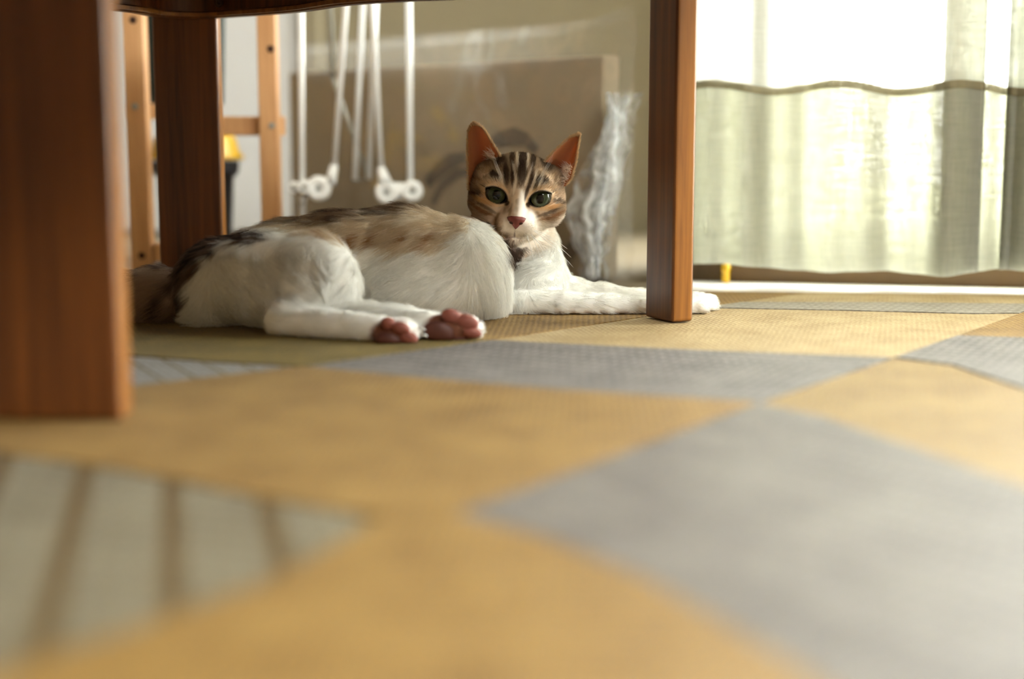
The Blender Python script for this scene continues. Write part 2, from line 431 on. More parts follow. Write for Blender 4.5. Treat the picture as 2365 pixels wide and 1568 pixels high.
patches = [
    ('tan1', [A0] + col0a + [A1, (-.052, .925), (.032, .884), B1, (.06, .709), B0] + lz[::-1]),
    ('grey1', [A1, A2, (.152, 1.054), B2, B1, (.032, .884), (-.052, .925)]),
    ('tan_glare', [A2, A3, (.30, 1.308), (.42, 1.281), B3, B2b, B2, (.152, 1.054)]),
    ('grey_glare', [A3, A3b, (.36, 1.372), B3b, B3, (.42, 1.281), (.30, 1.308)]),
    ('tan_glare', [A3b, A4, B4, B3b, (.36, 1.372)]),
    ('white2', [A1] + col0a[::-1] + [A0, (-.62, .62), (-.9, .70)] + la_left[::-1]),
    ('olive', [A1] + la_left + lb_left[::-1] + [A2]),
    ('tan1', [A2] + lb_left + [(-.9, edge_y(-.9)), A4, A3b, A3]),
    ('white1', [A0] + lz + wl_ + [(-.62, .30), (-.62, .62)]),
    ('tan1', [B0] + gl_ + wl_[::-1] + [lz[-1]]),
    ('grey2', [B0, (.06, .709), B1] + la_right + gl_[::-1]),
    ('tan2', [B1, B2] + lb_right + la_right[::-1]),
    ('grey1', [B2, B2b] + upr + [(1.3, .30)] + lb_right[::-1]),
    ('tan1', [B2b, B3, B3b, (.9, 1.26), (1.3, 1.2)] + upr[::-1]),
    ('grey1', [B3b, B4, (1.3, edge_y(1.3)), (1.3, 1.2), (.9, 1.26)]),
    ('tan1', [(-.62, .30), wl_[-1], gl_[-1], la_right[-1], lb_right[-1], (1.3, .30), (1.3, -.6), (-.62, -.6)]),
    ('tan1', [(-.9, .70), (-.62, .62), (-.62, .30), (-.62, -.6), (-.9, -.6)]),
]
rug = tag(empty('patchwork_rug', (0.1, 0.6, 0)), 'woven patchwork rug of ochre, grey and striped patches covering the floor', 'rug')
bmr = prism_bm([(-.905, -.605), (1.305, -.605), (1.305, edge_y(1.305) + .003), (-.905, edge_y(-.905) + .003)], FLOOR_Z, 0.0022)
from_bm('rug_backing', bmr, M['backing'], rug)
for k, (mk, poly) in enumerate(patches):
    q = offset_poly(poly, 0.0006)
    bm = prism_bm(q, 0.0022, RUGZ - 0.0004 * (k % 3))
    bmesh.ops.triangulate(bm, faces=[f for f in bm.faces if len(f.verts) > 4])
    from_bm('rug_patch', bm, WV[mk], rug)

# ------------------------------------------------------------------ low table: three board legs, curved apron, top
tb = tag(empty('low_table', (-0.15, 1.15, RUGZ)), 'dark brown wooden low table whose board legs stand around the cat', 'table')
TOPZ = 0.335
APZ = at(470, 40, 1.405).z


def leg(corner, ang, w, t, tilt=0.0):
    c = Vector((corner[0], corner[1], RUGZ + 0.0002))
    u1 = Vector((math.cos(ang), math.sin(ang), 0)) * w
    u2 = Vector((-math.sin(ang), math.cos(ang), 0)) * t
    bm = box_bm(c, u1, u2, Z * (TOPZ - 0.0005 - c.z), 0.0028, 3)
    o = from_bm('leg', bm, M['table'], tb)
    o.data.materials.append(M['table_edge'])
    ln = (u1 if w > t else u2).normalized()
    for f in o.data.polygons:
        if abs(f.normal.dot(ln)) > .8: f.material_index = 1
    return o


leg((-.2184 - .078, .784), math.radians(-3), .078, .023)           # near left
leg((-.3555, 1.432), 0.0, .0645, .021)                             # far
leg((.138, 1.2115), math.radians(26), .021, .046)                  # right: narrow edge to the camera
# apron: bent board running past the far leg
aps = [(-.46, .86), (-.475, 1.05), (-.455, 1.22), (at(288, 24, 1.335).x, 1.335), (-.335, 1.395), (at(470, 40, 1.41).x, 1.41), (at(560, 33, 1.385).x, 1.385), (at(680, 20, 1.34).x, 1.34), (at(800, 0, 1.27).x, 1.27), (-.06, 1.225), (.05, 1.20), (.128, 1.20)]


def smooth_path(pts, n=8):
    out = []
    P = [Vector(p) for p in pts]
    for i in range(len(P) - 1):
        p0, p1, p2, p3 = P[max(i - 1, 0)], P[i], P[i + 1], P[min(i + 2, len(P) - 1)]
        for k in range(n):
            t = k / n
            out.append(0.5 * ((2 * p1) + (p2 - p0) * t + (2 * p0 - 5 * p1 + 4 * p2 - p3) * t * t + (3 * p1 - p0 - 3 * p2 + p3) * t ** 3))
    out.append(P[-1])
    return out


def ribbon(path, zprof, bm=None):
    """sweep a closed (offset, z) profile along a plan path"""
    if bm is None: bm = bmesh.new()
    rows = []
    for i, p in enumerate(path):
        d = (path[min(i + 1, len(path) - 1)] - path[max(i - 1, 0)]).normalized(); nn = Vector((-d.y, d.x))
        rows.append([bm.verts.new((p.x + nn.x * o, p.y + nn.y * o, z)) for o, z in zprof])
    m = len(zprof)
    for a, b in zip(rows[:-1], rows[1:]):
        for k in range(m):
            bm.faces.new((a[k], a[(k + 1) % m], b[(k + 1) % m], b[k]))
    bm.faces.new(rows[0][::-1]); bm.faces.new(rows[-1])
    return bm


path = smooth_path(aps)
from_bm('apron', ribbon(path, [(0.0, APZ + .004), (.003, APZ), (.012, APZ), (.015, APZ + .004), (.015, TOPZ - .0005), (0, TOPZ - .0005)]), M['table'], tb)
from_bm('apron_lip', ribbon(path, [(-.004, APZ + .001), (-.004, APZ + .0045), (-.0004, APZ + .006), (-.0004, APZ + .001)]), M['table_edge'], tb)
bp = at(508, 8, 1.402)
from_bm('bolt', disc_bm((bp.x, 1.397, bp.z), (0.25, -1, 0), .004, .005), M['hole'], tb, True)
# table top outline: a kidney-shaped board, hollow between the far and the right leg; unseen near edge extended to shade the cat
kid = [(-.147, 1.287), (-.06, 1.243), (.03, 1.232), (.085, 1.252), (.125, 1.287), (.172, 1.290), (.208, 1.245), (.222, 1.10), (.20, .90), (.11, .68), (-.06, .53), (-.26, .49), (-.41, .57), (-.47, .70),
       (-.485, .86), (-.505, 1.05), (-.485, 1.23), (-.43, 1.37), (-.375, 1.455), (-.315, 1.472), (-.262, 1.437), (-.205, 1.362)]
kp = smooth_path(kid + kid[:1], 5)[:-1]
outl = [(p.x, p.y) for p in kp]
bm = prism_bm(outl, TOPZ, TOPZ + .022)
bmesh.ops.triangulate(bm, faces=[f for f in bm.faces if len(f.verts) > 4])
from_bm('table_top', bm, M['table'], tb)

# ------------------------------------------------------------------ pine stand, bin, bag
YS = 1.66
st = tag(empty('pine_stand', (-.36, 1.72, RUGZ)), 'pale pine slatted stand with round screw holes behind the far table leg', 'stand')


def post(px_b, px_t, Y, wpx, depth=.022, top=.42):
    b = at(px_b, 500, Y)
    w = wpx / FPX * Y
    return box('post', (b.x - w / 2, Y, FLOOR_Z + .0002 if Y > 1.55 else RUGZ), (w, 0, 0), (0, depth, 0), (0, 0, top), M['pine'], st, .0015)


xl = at(319, 300, YS).x; xr = at(621, 300, YS).x
post(322, 313, YS, 47); post(624, 620, YS, 42, .026)
pw = .0238
# hidden middle post behind the table leg, back posts
box('post', (at(455, 300, 1.80).x, 1.80, FLOOR_Z + .0002), (.022, 0, 0), (0, .02, 0), (0, 0, .42), M['pine'], st, .0015)
# rails
zl = at(320, 605, YS).z; zh = at(320, 563, YS).z
box('rail', (xl + .0125, YS + .001, zl), (xr - xl - .0245, 0, 0), (0, .018, 0), (0, 0, zh - zl), M['pine'], st, .0012)
z0 = at(600, 313, 1.67).z; z1 = at(600, 268, 1.67).z
box('rail', (at(470, 300, 1.70).x, 1.688, z0), (xr - at(470, 300, 1.70).x + .012, -0.0, 0), (0, .020, 0), (0, 0, z1 - z0), M['pine'], st, .0012)
zc = at(350, 275, 1.69).z; zd = at(350, 238, 1.69).z
box('rail', (xl - .010, YS + .0225, zc), (.060, 0.10, 0), (-.014, .012, 0), (0, 0, zd - zc), M['pine'], st, .0012)
box('rail', (xl - .011, YS + .001, .36), (xr - xl + .022, 0, 0), (0, .018, 0), (0, 0, .03), M['pine'], st, .0012)
for (px, py, mt) in ((307, 46, 'hole'), (312, 246, 'steel'), (328, 590, 'hole'), (625, 113, 'hole'), (628, 290, 'steel')):
    p = at(px, py, YS)
    from_bm('screw', disc_bm((p.x, YS - .0003, p.z), (0, -1, 0), .0042 if mt == 'hole' else .0038, .0016, 20), M[mt], st, True)

binc = at(452, 400, 1.90)
bn = tag(empty('waste_bin', (binc.x, 1.90, FLOOR_Z)), 'small charcoal waste bin with a bright yellow lid under the pine stand', 'bin')
zt = at(450, 306, 1.90).z; zr = at(450, 368, 1.90).z; zb = at(450, 402, 1.90).z
from_bm('bin_body', lathe_bm((binc.x, 1.90, FLOOR_Z + .0002), [(.040, 0), (.043, .003), (.048, zb * .7), (.0495, zb - .003), (.0545, zb), (.0565, zb + .006), (.0575, zr - .001)], 44), M['dark_plastic'], bn, True)
from_bm('lid', lathe_bm((binc.x, 1.90, 0), [(.0640, zr), (.0640, zr + .004), (.058, zr + .010), (.054, zt - .010), (.050, zt - .003), (.040, zt)], 44), M['yellow'], bn, True)

bgc = at(430, 130, 1.755)
zb0 = zd + .0006
zt0 = at(430, 20, 1.755).z + .06
bm = bmesh.new()
rows = []
xa, xb = at(336, 100, 1.755).x, at(521, 100, 1.755).x
for k in range(9):
    t = k / 8; z = zb0 + (zt0 - zb0) * t
    inset = .006 * (1 - t) ** 1.2
    ring = []
    for j in range(24):
        a = 2 * math.pi * j / 24
        ex = math.copysign(abs(math.cos(a)) ** .5, math.cos(a)); ey = math.copysign(abs(math.sin(a)) ** .5, math.sin(a))
        ring.append(bm.verts.new(((xa + xb) / 2 + ex * ((xb - xa) / 2 - inset), 1.755 + ey * (.026 + .004 * math.sin(t * 3)), z)))
    rows.append(ring)
for a, b in zip(rows[:-1], rows[1:]):
    for j in range(24):
        bm.faces.new((a[j], a[(j + 1) % 24], b[(j + 1) % 24], b[j]))
bm.faces.new(rows[0][::-1]); bm.faces.new(rows[-1])
tag(from_bm('cloth_bag', bm, M['bag'], None, True), 'blackish green cloth bag standing on the pine stand rail', 'bag')

# ------------------------------------------------------------------ folded drying rack
YR = 1.76
dr = tag(empty('drying_rack', (at(820, 400, YR).x, YR, FLOOR_Z)), 'folded white drying rack with slim rods and round plastic hinges', 'drying rack')
def rod(p0, p1, Y0=YR, Y1=YR, r=.0036, extend=None, mat='white_metal', name='rod'):
    a = at(*p0, Y0); b = at(*p1, Y1)
    d = (a - b).normalized()
    a2 = a + d * 0.18                                     # goes on above the frame
    if extend is not None:
        b = b + (b - a).normalized() * ((b.z - extend) / max(1e-4, abs((b - a).normalized().z)))
    return tube(name, [a2, b], r, M[mat], dr, 14)


rod((695, 15), (698, 480), r=.0037, extend=FLOOR_Z + .002)
rod((800, 0), (772, 385), YR - .012, YR - .012)
rod((838, 0), (819, 416), YR + .006, YR + .006)
rod((868, 0), (852, 414), YR + .006, YR + .006)
rod((866, 120), (880, 392), YR - .012, YR - .012)
rod((944, 0), (948, 440), r=.0040, extend=FLOOR_Z + .002)
rod((763, 15), (769, 180), YR + .03, YR + .03, r=.0030, mat='steel')
tube('base_bar', [at(690, 470, YR) * 1 + Vector((-.01, 0, 0)) - Z * (at(690, 470, YR).z - .010), Vector((at(955, 470, YR).x + .01, YR, .010))], .005, M['white_metal'], dr)
tube('cross_bar', [at(768, 178, YR + .03), at(852, 414, YR + .03), at(819, 416, YR + .03)], .0025, M['steel'], dr)


def hub(px, py, rpx, Y):
    p = at(px, py, Y)
    o = from_bm('hinge_hub', disc_bm(p, (0, -1, 0.05), rpx / FPX * Y, .009, 32), M['white_plastic'], dr, True)
    b = from_bm('rivet', disc_bm(p + Vector((0, -.0055, 0)), (0, -1, 0.05), .0030, .003, 18), M['steel'], None, True); b.parent = o


hub(736, 435, 29, YR - .012); hub(893, 444, 27, YR - .012); hub(952, 441, 25, YR - .012); hub(680, 432, 13, YR - .010); hub(704, 432, 17, YR - .012)


def strap(a, b, w0, w1, Y):
    pa, pb = at(*a, Y), at(*b, Y); d = (pb - pa); n = Vector((-d.z, 0, d.x)).normalized()
    s = Y / FPX
    bm = bmesh.new()
    q = [pa + n * w0 * s / 2, pa - n * w0 * s / 2, pb - n * w1 * s / 2, pb + n * w1 * s / 2]
    f = [bm.verts.new(v + Vector((0, -.004, 0))) for v in q]; g = [bm.verts.new(v + Vector((0, .004, 0))) for v in q]
    bm.faces.new(f); bm.faces.new(g[::-1])
    for k in range(4): bm.faces.new((f[k], g[k], g[(k + 1) % 4], f[(k + 1) % 4]))
    bmesh.ops.bevel(bm, geom=list(bm.edges), offset=.0016, segments=2, affect='EDGES')
    from_bm('hinge_bracket', bm, M['white_plastic'], dr, True)


strap((773, 378), (762, 428), 16, 26, YR - .012); strap((878, 384), (893, 432), 17, 34, YR - .012)
strap((893, 442), (952, 441), 44, 34, YR - .011); strap((680, 431), (738, 434), 18, 26, YR - .011); strap((697, 420), (698, 470), 20, 17, YR - .004)

# ------------------------------------------------------------------ wrapped package leaning behind the cat
PR = Vector((.1025, 1.62, 0)); PD = Vector((-.699, .715, 0)).normalized(); PN = Vector((-PD.y, PD.x, 0))
if PN.y > 0: PN = -PN
PL = .60; PH = at(1386, 128, 1.62).z; PT = .028
pk = tag(empty('wrapped_package', PR + PD * .3), 'flat greyish brown package in crumpled clear plastic behind the cat', 'package')
box('panel', PR + Z * .0008, PD * PL, -PN * PT, Z * PH, M['board'], pk, .003)


def onpanel(px, py, out=0.0):
    """point of the package's front face under a photo position"""
    a = (px - CX) / FPX; b = (CY - py) / FPX
    d = Vector((a, math.cos(PITCH) + b * math.sin(PITCH), -math.sin(PITCH) + b * math.cos(PITCH)))
    o = Vector((0, 0, CAMH)); q = PR + PN * out
    t = (q - o).dot(PN) / d.dot(PN)
    return o + d * t


def stroke(pts, w):
    P = [onpanel(x, y, .0008) for x, y in pts]
    bm = bmesh.new(); rows = []
    for i, p in enumerate(P):
        d = (P[min(i + 1, len(P) - 1)] - P[max(i - 1, 0)]).normalized(); n = d.cross(PN).normalized()
        ww = w * (1 - .5 * abs(2 * i / (len(P) - 1) - 1))
        rows.append([bm.verts.new(p + n * ww + PN * .0004), bm.verts.new(p - n * ww + PN * .0004), bm.verts.new(p - n * ww - PN * .0006), bm.verts.new(p + n * ww - PN * .0006)])
    for a, b in zip(rows[:-1], rows[1:]):
        for k in range(4): bm.faces.new((a[k], a[(k + 1) % 4], b[(k + 1) % 4], b[k]))
    bm.faces.new(rows[0][::-1]); bm.faces.new(rows[-1])
    return from_bm('printed_mark', bm, M['print'], pk)


stroke([(1120, 345), (1150, 322), (1185, 314), (1215, 322), (1240, 350)], .011)
stroke([(985, 425), (1010, 395), (1040, 372), (1075, 362)], .012)
stroke([(1000, 470), (1020, 430), (1055, 400), (1085, 395)], .008)
stroke([(1290, 640), (1300, 600), (1320, 575), (1340, 560)], .011)

# film: clear wrap standing off the panel
fm, fnt, fp = new_mat('clear_film')
fnt.nodes.remove(fp)
ft = N(fnt, 'ShaderNodeBsdfTransparent'); ft.inputs[0].default_value = (0.97, 0.97, 0.96, 1)
fg = N(fnt, 'ShaderNodeBsdfGlossy'); fg.inputs['Roughness'].default_value = 0.16
fr_ = N(fnt, 'ShaderNodeLayerWeight'); fr_.inputs['Blend'].default_value = 0.25
fsc = N(fnt, 'ShaderNodeMapRange'); fsc.inputs['To Min'].default_value = 0.03; fsc.inputs['To Max'].default_value = 0.4
fnt.links.new(fr_.outputs['Facing'], fsc.inputs['Value'])
f1 = N(fnt, 'ShaderNodeMixShader')
fnt.links.new(fsc.outputs['Result'], f1.inputs[0]); fnt.links.new(ft.outputs[0], f1.inputs[1]); fnt.links.new(fg.outputs[0], f1.inputs[2])
fw = N(fnt, 'ShaderNodeBsdfTranslucent'); fw.inputs[0].default_value = (.9, .9, .9, 1)
f2 = N(fnt, 'ShaderNodeMixShader'); f2.inputs[0].default_value = 0.03
fnt.links.new(f1.outputs[0], f2.inputs[1]); fnt.links.new(fw.outputs[0], f2.inputs[2])
fnt.links.new(f2.outputs[0], fnt.nodes['Material Output'].inputs[0])
def milky(name, alpha):
    m, nt, p = new_mat(name)
    p.inputs['Base Color'].default_value = (.86, .89, .9, 1); p.inputs['Roughness'].default_value = .25
    tl = N(nt, 'ShaderNodeBsdfTranslucent'); tl.inputs[0].default_value = (.9, .93, .95, 1)
    mx = N(nt, 'ShaderNodeMixShader'); mx.inputs[0].default_value = 0.45
    nt.links.new(p.outputs[0], mx.inputs[1]); nt.links.new(tl.outputs[0], mx.inputs[2])
    tc = N(nt, 'ShaderNodeTexCoord'); no = N(nt, 'ShaderNodeTexNoise', Scale=38.0, Detail=4.0, Distortion=1.2)
    nt.links.new(tc.outputs['Object'], no.inputs['Vector'])
    rg = N(nt, 'ShaderNodeMapRange'); rg.inputs['From Min'].default_value = .35; rg.inputs['From Max'].default_value = .65
    rg.inputs['To Min'].default_value = alpha * .35; rg.inputs['To Max'].default_value = min(1, alpha * 1.5)
    nt.links.new(no.outputs['Fac'], rg.inputs['Value'])
    tp = N(nt, 'ShaderNodeBsdfTransparent'); m2 = N(nt, 'ShaderNodeMixShader')
    nt.links.new(rg.outputs['Result'], m2.inputs[0]); nt.links.new(tp.outputs[0], m2.inputs[1]); nt.links.new(mx.outputs[0], m2.inputs[2])
    nt.links.new(m2.outputs[0], nt.nodes['Material Output'].inputs[0])
    return m


wm = milky('rumpled_film_dense', .8); wm2 = milky('rumpled_film_thin', .42); wm3 = milky('film_edge', .07)


def noise3(p, f):
    from mathutils import noise
    return noise.noise(Vector(p) * f)


def sheet(name, fn, nu, nv, mat, parent, thick=0.0):
    bm = bmesh.new()
    g = [[bm.verts.new(fn(i / nu, j / nv)) for i in range(nu + 1)] for j in range(nv + 1)]
    for j in range(nv):
        for i in range(nu):
            bm.faces.new((g[j][i], g[j][i + 1], g[j + 1][i + 1], g[j + 1][i]))
    o = from_bm(name, bm, mat, parent, True)
    if thick:
        md = o.modifiers.new('thickness', 'SOLIDIFY'); md.thickness = thick; md.offset = 0
    return o


def film(u, v):
    s = -.055 + (PL + .02) * u
    z = .003 + (PH + .035) * v
    p = PR + PD * s + PN * (.010 + .004 * noise3((s * 3, z * 3, 0), 9) + .003 * noise3((s, z, 3), 40) + (.012 * max(0, v - .85) / .15 if False else 0)) + Z * z
    return p


sheet('clear_wrap', film, 70, 40, fm, pk)


def lip(u, v):
    s = -.060 + (PL + .02) * u
    z = PH + .022 + .012 * v + .02 * math.exp(-u * 9)
    return PR + PD * s + PN * (.012 + .010 * math.sin(v * math.pi) + .003 * noise3((s, v * .05, 1), 30)) + Z * z


sheet('wrap_fold', lip, 70, 8, wm3, pk)


CR_Y = [645, 600, 560, 500, 420, 340, 270, 215]
def crump_fn(xl_, xr_, Y0, seed):
    def fn(u, v):
        # rumpled tail of film gathered at the package's near end
        y = np.interp(v, np.linspace(0, 1, 8), CR_Y); a = np.interp(v, np.linspace(0, 1, 8), xl_); b = np.interp(v, np.linspace(0, 1, 8), xr_)
        e = 10 * noise3((seed, v * 2, 0), 4.3) + 6 * noise3((seed, v * 2, 5), 11)
        p = at(a + (b - a) * u + e, y, Y0)
        return p + Vector((0, .012 * math.sin(u * 8 + v * 6 + seed) + .012 * noise3((u * 1.5, v * 4, seed), 4) + .004 * noise3((u * 3, v * 6, seed), 9), 0))
    return fn
sheet('rumpled_film', crump_fn([1352, 1356, 1352, 1345, 1362, 1385, 1394, 1400], [1390, 1388, 1386, 1396, 1420, 1432, 1425, 1408], 1.585, 1), 30, 70, wm, pk)
sheet('rumpled_film', crump_fn([1340, 1338, 1325, 1300, 1330, 1372, 1400, 1410], [1372, 1370, 1378, 1408, 1440, 1446, 1440, 1425], 1.60, 2), 30, 70, wm2, pk)
sheet('rumpled_film', crump_fn([1392, 1390, 1385, 1390, 1400, 1405, 1420, 1440], [1400, 1400, 1410, 1420, 1440, 1455, 1470, 1480], 1.605, 3), 30, 70, wm2, pk)

# ------------------------------------------------------------------ curtain
def curtain_mat(name, col, t_transp, t_transl):
    m, nt, p = new_mat(name)
    nt.nodes.remove(p)
    tc = N(nt, 'ShaderNodeTexCoord')
    mp = N(nt, 'ShaderNodeMapping'); mp.inputs['Scale'].default_value = (260, 260, 40)
    nt.links.new(tc.outputs['Object'], mp.inputs['Vector'])
    no = N(nt, 'ShaderNodeTexNoise', Scale=1.0, Detail=3.0); nt.links.new(mp.outputs['Vector'], no.inputs['Vector'])
    mp2 = N(nt, 'ShaderNodeMapping'); mp2.inputs['Scale'].default_value = (30, 30, 320)
    nt.links.new(tc.outputs['Object'], mp2.inputs['Vector'])
    n2 = N(nt, 'ShaderNodeTexNoise', Scale=1.0, Detail=3.0); nt.links.new(mp2.outputs['Vector'], n2.inputs['Vector'])
    ad = N(nt, 'ShaderNodeMath', operation='ADD'); nt.links.new(no.outputs['Fac'], ad.inputs[0]); nt.links.new(n2.outputs['Fac'], ad.inputs[1])
    rg = N(nt, 'ShaderNodeMapRange'); rg.inputs['From Min'].default_value = .7; rg.inputs['From Max'].default_value = 1.3
    rg.inputs['To Min'].default_value = max(0, t_transp - .10); rg.inputs['To Max'].default_value = t_transp + .10
    nt.links.new(ad.outputs[0], rg.inputs['Value'])
    df = N(nt, 'ShaderNodeBsdfDiffuse'); df.inputs[0].default_value = (*lin(*col), 1)
    tl = N(nt, 'ShaderNodeBsdfTranslucent'); tl.inputs[0].default_value = (*lin(*col), 1)
    tp = N(nt, 'ShaderNodeBsdfTransparent')
    a = N(nt, 'ShaderNodeMixShader'); a.inputs[0].default_value = t_transl
    nt.links.new(df.outputs[0], a.inputs[1]); nt.links.new(tl.outputs[0], a.inputs[2])
    b = N(nt, 'ShaderNodeMixShader')
    nt.links.new(rg.outputs['Result'], b.inputs[0]); nt.links.new(a.outputs[0], b.inputs[1]); nt.links.new(tp.outputs[0], b.inputs[2])
    nt.links.new(b.outputs[0], nt.nodes['Material Output'].inputs[0])
    return m


M['curtain'] = curtain_mat('curtain_linen', (192, 193, 184), .08, .68)
M['hem'] = curtain_mat('curtain_hem_linen', (176, 176, 150), .05, .56)
M['stitch'] = curtain_mat('curtain_stitch', (138, 130, 106), .03, .35)
CW = .66
cur = tag(empty('sheer_curtain', wpt(CW / 2, -.05, 0)), 'sheer off-white linen curtain with a deep double hem at the window', 'curtain')
# plan path: gentle waves with two tucked folds
cpath = []
s = -.005
plan = []
folds = {0.315: .043, 0.41: .072}
def wave(s):
    return .012 * math.sin(s * 2 * math.pi / .105 + .6) + .005 * math.sin(s * 2 * math.pi / .041)
ss = -.005
while ss < CW:
    plan.append((ss, wave(ss)))
    hit = [f for f in folds if abs(ss - f) < .0026]
    if hit and (not plan or True):
        f = hit[0]; fw_ = folds.pop(f)
        wd = fw_
        # tuck: run back behind, then forward again
        for k in range(1, 8): plan.append((ss - wd * k / 8 + .0, wave(ss) + .006 * math.sin(k / 8 * math.pi / 2)))
        for k in range(0, 9): plan.append((ss - wd * (1 - k / 8), wave(ss) + .006 + .004 * math.sin(k / 8 * math.pi)))
    ss += .005
HEMZ = at(1900, 195, 1.56).z
CB = .022


def cpos(i, z, out=0.0):
    s, w = plan[i]
    sway = 1.0 + .10 * math.sin(s * 23) * (1 - min(1, z / 1.2))
    return wpt(s + .0 + (.010 * (1 - z / .5) if z < .5 else 0) * math.sin(s * 9), -.052 + w * sway + out, z)


def csheet(name, zs, out, mat):
    bm = bmesh.new()
    rows = [[bm.verts.new(cpos(i, z if not callable(z) else z(plan[i][0]), out)) for i in range(len(plan))] for z in zs]
    for a, b in zip(rows[:-1], rows[1:]):
        for i in range(len(plan) - 1):
            bm.faces.new((a[i], a[i + 1], b[i + 1], b[i]))
    return from_bm(name, bm, mat, cur, True)


def botz(s): return CB + .0045 * math.sin(s * 31) * math.sin(s * 11 + 1) - .004 * s


def hemz(s): return HEMZ + .004 * math.sin(s * 2 * math.pi / .13) - .010 * s


csheet('curtain_panel', [botz, .06, .12, .18, hemz, .30, .40, .6, 1.0, 1.5, 2.04], 0.0, M['curtain'])
csheet('hem_layer', [botz, .06, .12, .18, hemz], .0025, M['hem'])
csheet('stitch_band', [lambda s: hemz(s) - .0075, lambda s: hemz(s) + .001], -.0012, M['stitch'])
rl = [wpt(-.02, -.05, 2.055), wpt(2.4, -.05, 2.055)]
tag(tube('curtain_rail', rl, .010, M['bronze'], None, 14), 'bronze rod above the window carrying the sheer curtain', 'rail')

# small yellow stop by the window track
yp = at(1676, 634, 1.575)
bm = lathe_bm((yp.x, 1.575, .0024), [(.0040, 0), (.0045, .004), (.0040, .012), (.0052, .015), (.0050, .019), (.003, .021)], 20)
tag(from_bm('door_stop', bm, M['yellow'], None, True), 'tiny yellow peg on the floor before the window track', 'peg')

# ------------------------------------------------------------------ the cat
exec_cat = True
FR = FPX


class Field:
    """signed distance on a rectilinear grid, grown primitive by primitive"""
    def __init__(s, xs, ys, zs):
        s.xs, s.ys, s.zs = xs, ys, zs
        s.F = np.full((len(xs), len(ys), len(zs)), 0.05, np.float32)

    def region(s, lo_, hi):
        r = []
        for ax, a, b in zip((s.xs, s.ys, s.zs), lo_, hi):
            i0 = max(0, np.searchsorted(ax, a) - 1); i1 = min(len(ax), np.searchsorted(ax, b) + 1)
            r.append(slice(i0, max(i0 + 1, i1)))
        X = s.xs[r[0]][:, None, None]; Y = s.ys[r[1]][None, :, None]; Zz = s.zs[r[2]][None, None, :]
        return tuple(r), X, Y, Zz

    def blend(s, r, d, k, sub=False):
        F = s.F[r]; d = d.astype(np.float32)
        if sub:
            d = -d
            h = np.clip(0.5 - 0.5 * (d - F) / k, 0, 1)
            s.F[r] = F * h + d * (1 - h) + k * h * (1 - h)
        else:
            h = np.clip(0.5 + 0.5 * (F - d) / k, 0, 1)
            s.F[r] = F * (1 - h) + d * h - k * h * (1 - h)

    def cone(s, a, b, r1, r2, k=.01):
        a = np.array(a, float); b = np.array(b, float); pad = max(r1, r2) + k * 1.5 + .006
        r, X, Y, Zz = s.region(np.minimum(a, b) - pad, np.maximum(a, b) + pad)
        ba = b - a; L2 = (ba ** 2).sum()
        t = np.clip(((X - a[0]) * ba[0] + (Y - a[1]) * ba[1] + (Zz - a[2]) * ba[2]) / L2, 0, 1)
        d = np.sqrt((X - a[0] - ba[0] * t) ** 2 + (Y - a[1] - ba[1] * t) ** 2 + (Zz - a[2] - ba[2] * t) ** 2) - (r1 + (r2 - r1) * t)
        s.blend(r, d, k)

    def ell(s, c, rad, R=None, k=.01, sub=False):
        c = np.array(c, float); rad = np.array(rad, float); pad = rad.max() + k * 1.5 + .006
        r, X, Y, Zz = s.region(c - pad, c + pad)
        x, y, z = X - c[0], Y - c[1], Zz - c[2]
        if R is not None:   # columns of R are the ellipsoid's axes
            x, y, z = (x * R[0][j] + y * R[1][j] + z * R[2][j] for j in range(3))
        k0 = np.sqrt((x / rad[0]) ** 2 + (y / rad[1]) ** 2 + (z / rad[2]) ** 2)
        k1 = np.sqrt((x / rad[0] ** 2) ** 2 + (y / rad[1] ** 2) ** 2 + (z / rad[2] ** 2) ** 2) + 1e-9
        s.blend(r, k0 * (k0 - 1) / k1, k, sub)


